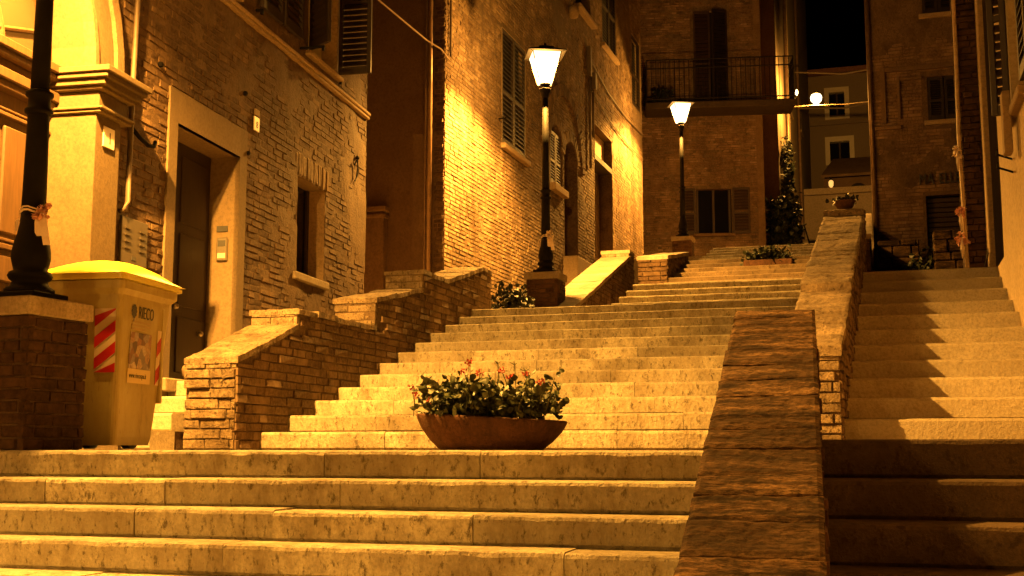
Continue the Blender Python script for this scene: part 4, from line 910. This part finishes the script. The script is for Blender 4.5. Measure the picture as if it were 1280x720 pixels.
for (rr, z) in ((.32, .0), (.335, .004), (.40, .06), (.455, .125), (.482, .175), (.49, .197), (.486, .205), (.470, .207), (.462, .197), (.44, .15)):
    rgs.append([bc + Vector((rr * math.cos(2*math.pi*i/n), rr * .62 * math.sin(2*math.pi*i/n), max(z, 0) * (1 - .13 * rr / .49 * math.cos(2*math.pi*i/n)))) for i in range(n)])
q.rings(rgs); q.build('bowl', 'planter', bowl, True)
q = MB(); q.add([bc + Vector((.45 * math.cos(2*math.pi*i/n), .45 * .62 * math.sin(2*math.pi*i/n), .172 - .02 * math.cos(2*math.pi*i/n))) for i in range(n)], [tuple(range(n))]); q.build('soil', 'soil', bowl)
ger = thing('geranium', bc + Vector((0, 0, .176)), 'bushy red-flowered geraniums growing in the brown bowl', 'plant')
r = random.Random(77); spots = []; tops = []; stems = MB()
for k in range(60):
    a = r.uniform(0, 2*math.pi); f = math.sqrt(r.random()); base = bc + Vector((.36*f*math.cos(a), .22*f*math.sin(a), .176))
    tip = base + Vector((r.gauss(0, .06) + .10*f*math.cos(a), r.gauss(0, .05) + .08*f*math.sin(a), r.uniform(.12, .27)))
    tip.x = min(max(tip.x, bc.x - .42), bc.x + .42)
    tops.append(tip); stems.tube([base, (base+tip)/2 + Vector((r.gauss(0, .015), 0, 0)), tip], [.006, .005, .003], 5)
    for j in range(46):
        t_ = r.random() ** .6; p = base.lerp(tip, t_) + Vector((r.gauss(0, .05), r.gauss(0, .05), r.gauss(0, .028)))
        if p.z < .2: p.z = .2 + r.uniform(0, .05)
        if abs(p.x - bc.x) > .46: continue
        spots.append(p)
foliage(ger, spots, 'leaf', 300, (.032, .060), 5)
stems.build('stems', 'stem', ger)
fl_px = [(-.46, .38), (-.42, .34), (-.08, .54), (-.12, .48), (.0, .47), (.12, .48), (.385, .41), (.225, .33), (-.39, .39), (-.16, .42), (.17, .44), (.30, .45), (-.05, .36), (.08, .31), (-.28, .34), (-.33, .30)]
for k, (dx, z) in enumerate(fl_px):
    p = bc + Vector((dx, -.20 + r.uniform(-.04, .08), z)); m = MB()
    for j in range(9):
        d = Vector((r.uniform(-1, 1), r.uniform(-1, .3), r.uniform(-.5, 1))).normalized() * r.uniform(.008, .028); petal_fan(m, p + d, 3, .016, r)
    m.build('flower', 'petal', ger); MB().tube([p - Vector((r.gauss(0, .02), -.03, .13)), p], .003, 5).build('flower_stalk', 'stem', ger)
for (dx, z) in ((.05, .54), (.16, .53), (.23, .49), (-.26, .46)):
    p = bc + Vector((dx, -.02, z)); m = MB(); m.tube([p - Vector((-.01, 0, .16)), p], .0035, 5)
    for j in range(6): m.tube([p, p + Vector((r.uniform(-.03, .03), r.uniform(-.02, .02), r.uniform(.005, .025)))], .0025, 4)
    m.build('dry_stalk', 'stem', ger)
def bush(loc, label, sx, sy, sz, n_, size, seed, mat='leaf_dark', name='bush', pot=None):
    o = thing(name, loc, label, 'bush'); r = random.Random(seed); sp_ = []; br = MB(); L = Vector(loc)
    cl = [(r.uniform(-1, 1) * sx * .75, r.uniform(-1, 1) * sy * .7, r.uniform(.12, .92) * sz) for _ in range(int(14 + 16 * sz))]
    for c in cl: br.tube([L + Vector((c[0]*.3, c[1]*.3, 0)), L + Vector(c)], [.012, .004], 5)
    for k in range(n_):
        c = cl[r.randrange(len(cl))]; sp_.append(L + Vector((c[0] + r.gauss(0, sx*.16), c[1] + r.gauss(0, sy*.2), max(.02, c[2] + r.gauss(0, min(sz*.14, .16))))))
    foliage(o, sp_, mat, 0, size, seed); br.build('branches', 'stem', o)
    if pot:
        pt = thing('trough_planter', loc, pot, 'planter'); MB().box(Fr(L - Vector((0, 0, .002))), -sx*.95, sx*.95, -sy*.8, sy*.8, .004, .14, .015).build('trough', 'planter', pt)
    return o
bush((-5.12, 16.75, 1.80), 'dark low bush at the left foot of the middle lamp pedestal', .33, .25, .52, 520, (.05, .09), 91)
bush((-1.88, 22.35, 3.302), 'low dark bush in a trough on the darker third flight', .46, .25, .34, 500, (.06, .11), 92, pot='dark trough planter under the bush on the third flight')
bush((-2.85, 40.6, 6.38), 'dark climbing shrub at the corner of the balcony house', .55, .7, 1.9, 1300, (.12, .26), 93)
bush((-3.0, 44.6, 7.2), 'dark ivy hanging on the lit alley wall', .22, 1.6, 4.2, 700, (.12, .24), 94)
bush((-6.4, 37.6, 11.025), 'dark potted foliage behind the balcony railing at its left end', .4, .2, .5, 240, (.07, .13), 95)
bush((.75, 21.4, 2.42), 'dim scrub between the low stone walls', .35, .3, .95, 320, (.06, .12), 96)
pot = thing('flower_pot', (-.32, 14.6, 2.845), 'small dark flower pot on the top end of the dividing parapet', 'flower pot')
MB().lathe((-.32, 14.6, 2.846), [(.09, 0), (.13, .07), (.135, .08), (.12, .08)], 16).build('pot', 'planter', pot, True)
r = random.Random(8); foliage(pot, [Vector((-.32 + r.gauss(0, .06), 14.6 + r.gauss(0, .05), 2.92 + abs(r.gauss(0, .022)))) for _ in range(80)], 'leaf_dark', 0, (.04, .07), 3)

# yellow waste bin
G = heading((-4.74, 6.72, 0), -6); G.Z = Vector((0, 0, 1.07)); G.N = G.N * 1.1; P = G.pt
bn = thing('waste_bin', (-5.0, 7.1, 0), 'yellow plastic wheeled waste bin with a picture sticker and red-white stripes', 'waste bin')
def ringz(a0, a1, b0, b1, z, c=.04):
    pts = []
    for (ca, cb, s0) in ((a1-c, b1-c, 0), (a0+c, b1-c, 90), (a0+c, b0+c, 180), (a1-c, b0+c, 270)):
        for k in range(5): t_ = R(s0 + 22.5 * k); pts.append(P(ca + c*math.cos(t_), cb + c*math.sin(t_), z))
    return pts
q = MB(); q.rings([ringz(.06, .56, -.52, -.035, .03), ringz(.055, .58, -.525, -.03, .08), ringz(.02, .735, -.565, -.004, .93), ringz(.02, .74, -.565, -.004, .955), ringz(-.0, .80, -.585, .016, .99), ringz(-.0, .80, -.585, .016, 1.04)])
body = q.build('body', 'bin_yellow', bn)
q = MB(); q.rings([ringz(-.02, .83, -.605, .036, 1.045), ringz(-.02, .83, -.605, .036, 1.065)]); rim = q.build('rim', 'lid_yellow', bn)
q = MB(); q.rings([ringz(-.012, .80, -.597, .028, 1.066), ringz(-.012, .80, -.597, .028, 1.082)]); q.build('rim_step', 'lid_yellow', rim)
q = MB(); rr_ = []
for i in range(17):
    f = i / 16; a = -.03 + .90 * f; hgt = 1.084 + .15 * math.sin(math.pi * min(1, f * 1.0)) ** .75 * (1 - .35 * f); pr = []
    for k in range(13):
        g_ = k / 12; b_ = -.60 + .63 * g_; pr.append(P(a, b_, 1.084 + (hgt - 1.084) * (math.sin(math.pi * g_) ** .45 if 0 < k < 12 else 0)))
    rr_.append(pr + [P(a, b_.real if False else .03, 1.083), P(a, -.60, 1.083)])
q.rings(rr_); q.build('lid', 'lid_yellow', bn, True)
MB().box(G, .84, .89, -.5, -.06, 1.07, 1.10, .008).build('lid_grip', 'lid_yellow', bn)
for b_ in (-.44, -.17):
    wv = Fr(P(.54, b_, .10), G.U, Vector((0, 0, 1)), G.N); m = MB(); rs_ = []
    for (rr2, z) in ((.03, -.025), (.10, -.025), (.10, .025), (.03, .025)): rs_.append([wv.o + G.U * rr2 * math.cos(R(20*i)) + Vector((0, 0, rr2 * math.sin(R(20*i)))) + G.N * z for i in range(18)])
    m.rings(rs_); m.build('wheel', 'rubber', bn)
MB().tube([P(.54, -.44, .10), P(.54, -.17, .10)], .012, 8).build('axle', 'steel', bn); MB().tube([P(.86, -.5, .98), P(.88, -.3, .98), P(.86, -.1, .98)], .016, 8).build('handle', 'bin_yellow', bn)
MB().box(G, .60, .635, -.036, -.001, .30, .92, .006).build('edge_rib', 'bin_yellow', bn)
# stickers on the right side: the face leans, so its frame leans with it
lean = math.atan2(.026, .85); SF = Fr(P(0, -.030, .08), G.U, G.N * math.cos(lean) - Vector((0, 0, 1)) * math.sin(lean), Vector((0, 0, 1)) * math.cos(lean) + G.N * math.sin(lean))
SFt = lambda a, z: a
MB().box(SF, .165, .475, .001, .004, .36, .455).build('sticker', 'sticker_paper', body); MB().box(SF, .17, .46, .001, .0045, .457, .70).build('snapshot', 'snapshot', body)
text_mesh(body, 'RIECO', SF, .262, .002, .80, .115, 'ink', 'lettering', .001, .62); text_mesh(body, 'www.riecospa.it', SF, .185, .005, .395, .05, 'ink', 'lettering', .0008, .68)
for k, (w_, z_) in enumerate(((.26, .765), (.25, .742), (.20, .719))): MB().box(SF, .18, .18 + w_, .001, .003, z_, z_ + .012).build('print_line', 'ink_faint', body)
m = MB(); cx_, cz_ = .20, .84
for k in range(10):
    a_ = 2*math.pi*k/10; c0_ = SF.pt(cx_ + .028*math.cos(a_), .003, cz_ + .036*math.sin(a_)); m.add([c0_ + SF.U*.011*math.cos(2*math.pi*i/8) + SF.Z*.013*math.sin(2*math.pi*i/8) for i in range(8)], [tuple(range(8))])
m.add([SF.pt(cx_ + .02*math.cos(2*math.pi*i/12), .0035, cz_ + .026*math.sin(2*math.pi*i/12)) for i in range(12)], [tuple(range(12))]); m.quad(SF.pt(cx_-.005, .0035, cz_-.07), SF.pt(cx_+.005, .0035, cz_-.07), SF.pt(cx_+.005, .0035, cz_-.02), SF.pt(cx_-.005, .0035, cz_-.02)); m.build('logo', 'ink', body)
def stripes(fr, a0, a1, z0, z1, n_, rise, name='reflective_tape', shift=0):
    MB().box(fr, a0, a1, .001, .003, z0, z1).build(name, 'tape_white', body); m = MB(); H = (z1 - z0) / n_
    for k in range(-1, n_ + 1):
        za = z0 + H * k + shift; poly = [(a0, za), (a1, za + rise), (a1, za + rise + H*.52), (a0, za + H*.52)]
        poly = [(a, min(max(z, z0), z1)) for a, z in poly]
        if max(z for _, z in poly) - min(z for _, z in poly) < .01: continue
        m.prism([fr.pt(a, .0035, z) for a, z in poly], [fr.pt(a, .0045, z) for a, z in poly])
    m.build('red_stripe', 'tape_red', body)
lean2 = math.atan2(.035, .85); FF = Fr(P(.055, 0, .08), -G.N, -G.U * math.cos(lean2) - Vector((0, 0, 1)) * math.sin(lean2), Vector((0, 0, 1)) * math.cos(lean2) - G.U * math.sin(lean2))
FS = Fr(FF.pt(0, 0, 0), G.N, FF.N, FF.Z)
stripes(FS, -.185, -.035, .42, .84, 3, .11, shift=.02); stripes(SF, .545, .60, .36, .74, 2, .05)
tb = thing('planter_pot', (-5.95, 9.55, .60), 'rounded pale pot rim showing between the bin and the brick parapet', 'pot')
MB().lathe((-5.90, 9.62, .602), [(.12, 0), (.16, .06), (.17, .12), (.155, .15), (.145, .145)], 20).build('pot', 'plaster_tan', tb, True)

# lamps further up the alley
al = thing('wall_lantern', (-3.15, 44, 12.5), 'small bright bracket lamp glowing over the alley', 'wall lamp')
MB().tube([(-3.12, 44, 12.42), (-1.78, 44, 12.42)], .022, 6).build('bracket_arm', 'pipe_pale', al); MB().box(AX, -3.14, -3.08, 43.85, 44.15, 12.25, 12.6).build('wall_plate', 'iron', al)
MB().lathe((-1.83, 44, 12.45), [(.02, 0), (.10, .04), (.19, .14), (.21, .26), (.17, .36), (.05, .40)], 16).build('globe', 'lantern_glass', al, True); MB().lathe((-1.83, 44, 12.855), [(.17, 0), (.12, .05), (.02, .09)], 16).build('cap', 'iron', al, True)
ld = bpy.data.lights.new('globe_light', 'POINT'); ld.energy = 1600; ld.color = SODIUM; ld.shadow_soft_size = .1; lo = bpy.data.objects.new('globe_light', ld); COL.objects.link(lo); lo.parent = al; lo.location = (1.32, 0, .18)
tl = thing('twin_lamp', (-3.1, 43.4, 12.6), 'pair of tiny lit bulbs on the alley wall', 'wall lamp'); MB().tube([(-3.1, 43.4, 12.50), (-2.64, 43.4, 12.50), (-2.48, 43.4, 12.65)], .02, 6).build('arm', 'iron', tl)
for dx, z in ((-2.66, 12.51), (-2.48, 12.67)): MB().lathe((dx, 43.4, z), [(.01, 0), (.04, .05), (.05, .12), (.02, .22)], 10).build('bulb', 'small_flame', tl, True)
tag(MB().tube([(-1.8, 44, 12.42), (-.8, 44, 12.36), (.25, 44, 12.4), (1.5, 44.2, 12.5)], .02, 5).build('cable', 'pipe_pale'), 'pale cable spanning the alley beside the bracket lamp', 'cable')
tag(MB().tube([(-2.9, 50, 15.6), (-1, 50, 15.35), (1.8, 50, 15.6)], .035, 5).build('cable', 'cable'), 'dark upper cable sagging across the alley', 'cable')
tag(MB().tube([(-2.9, 52, 14.6), (-1, 52, 14.45), (1.8, 52, 14.9)], .04, 5).build('cable', 'cable'), 'dark lower cable sagging across the alley', 'cable')
sl = thing('garden_lantern', (-1.75, 54.5, 11.56), 'tiny lit lantern on the low wall at the street head', 'lantern'); MB().lathe((-1.75, 54.55, 11.56), [(.04, 0), (.10, .08), (.11, .26), (.07, .32)], 10).build('glass', 'dim_flame', sl, True); MB().lathe((-1.75, 54.55, 11.885), [(.13, 0), (.03, .08)], 10).build('cap', 'iron', sl)
zs = 4.52 + (40 - 31.5) * .2059
ch = thing('garden_chair', (-1.85, 40, zs), 'dark folding chair silhouetted on the sloping street', 'chair'); cf = Fr((-1.85, 40, zs), (1, 0, 0), (0, 1, 0))
MB().box(cf, -.22, .22, -.2, .2, .42, .46, .01).build('seat', 'iron', ch); m = MB(); m.prism([cf.pt(-.22, -.2, .44), cf.pt(-.17, -.2, .44), cf.pt(-.30, -.2, .95), cf.pt(-.34, -.2, .95)], [cf.pt(-.22, .2, .44), cf.pt(-.17, .2, .44), cf.pt(-.30, .2, .95), cf.pt(-.34, .2, .95)]); m.build('backrest', 'iron', ch)
for x in (-.19, .19):
    for y in (-.17, .17): MB().box(cf, x-.02, x+.02, y-.02, y+.02, .002, .42).build('leg', 'iron', ch)
tr_ = thing('crate', (-1.32, 40.05, zs), 'dark box beside the chair on the sloping street', 'crate'); MB().box(Fr((-1.32, 40.05, zs)), -.18, .18, -.18, .18, .002, .5, .015).build('body', 'iron', tr_); MB().box(Fr((-1.32, 40.05, zs)), -.20, .20, -.2, .2, .502, .54, .01).build('lid', 'iron', tr_)
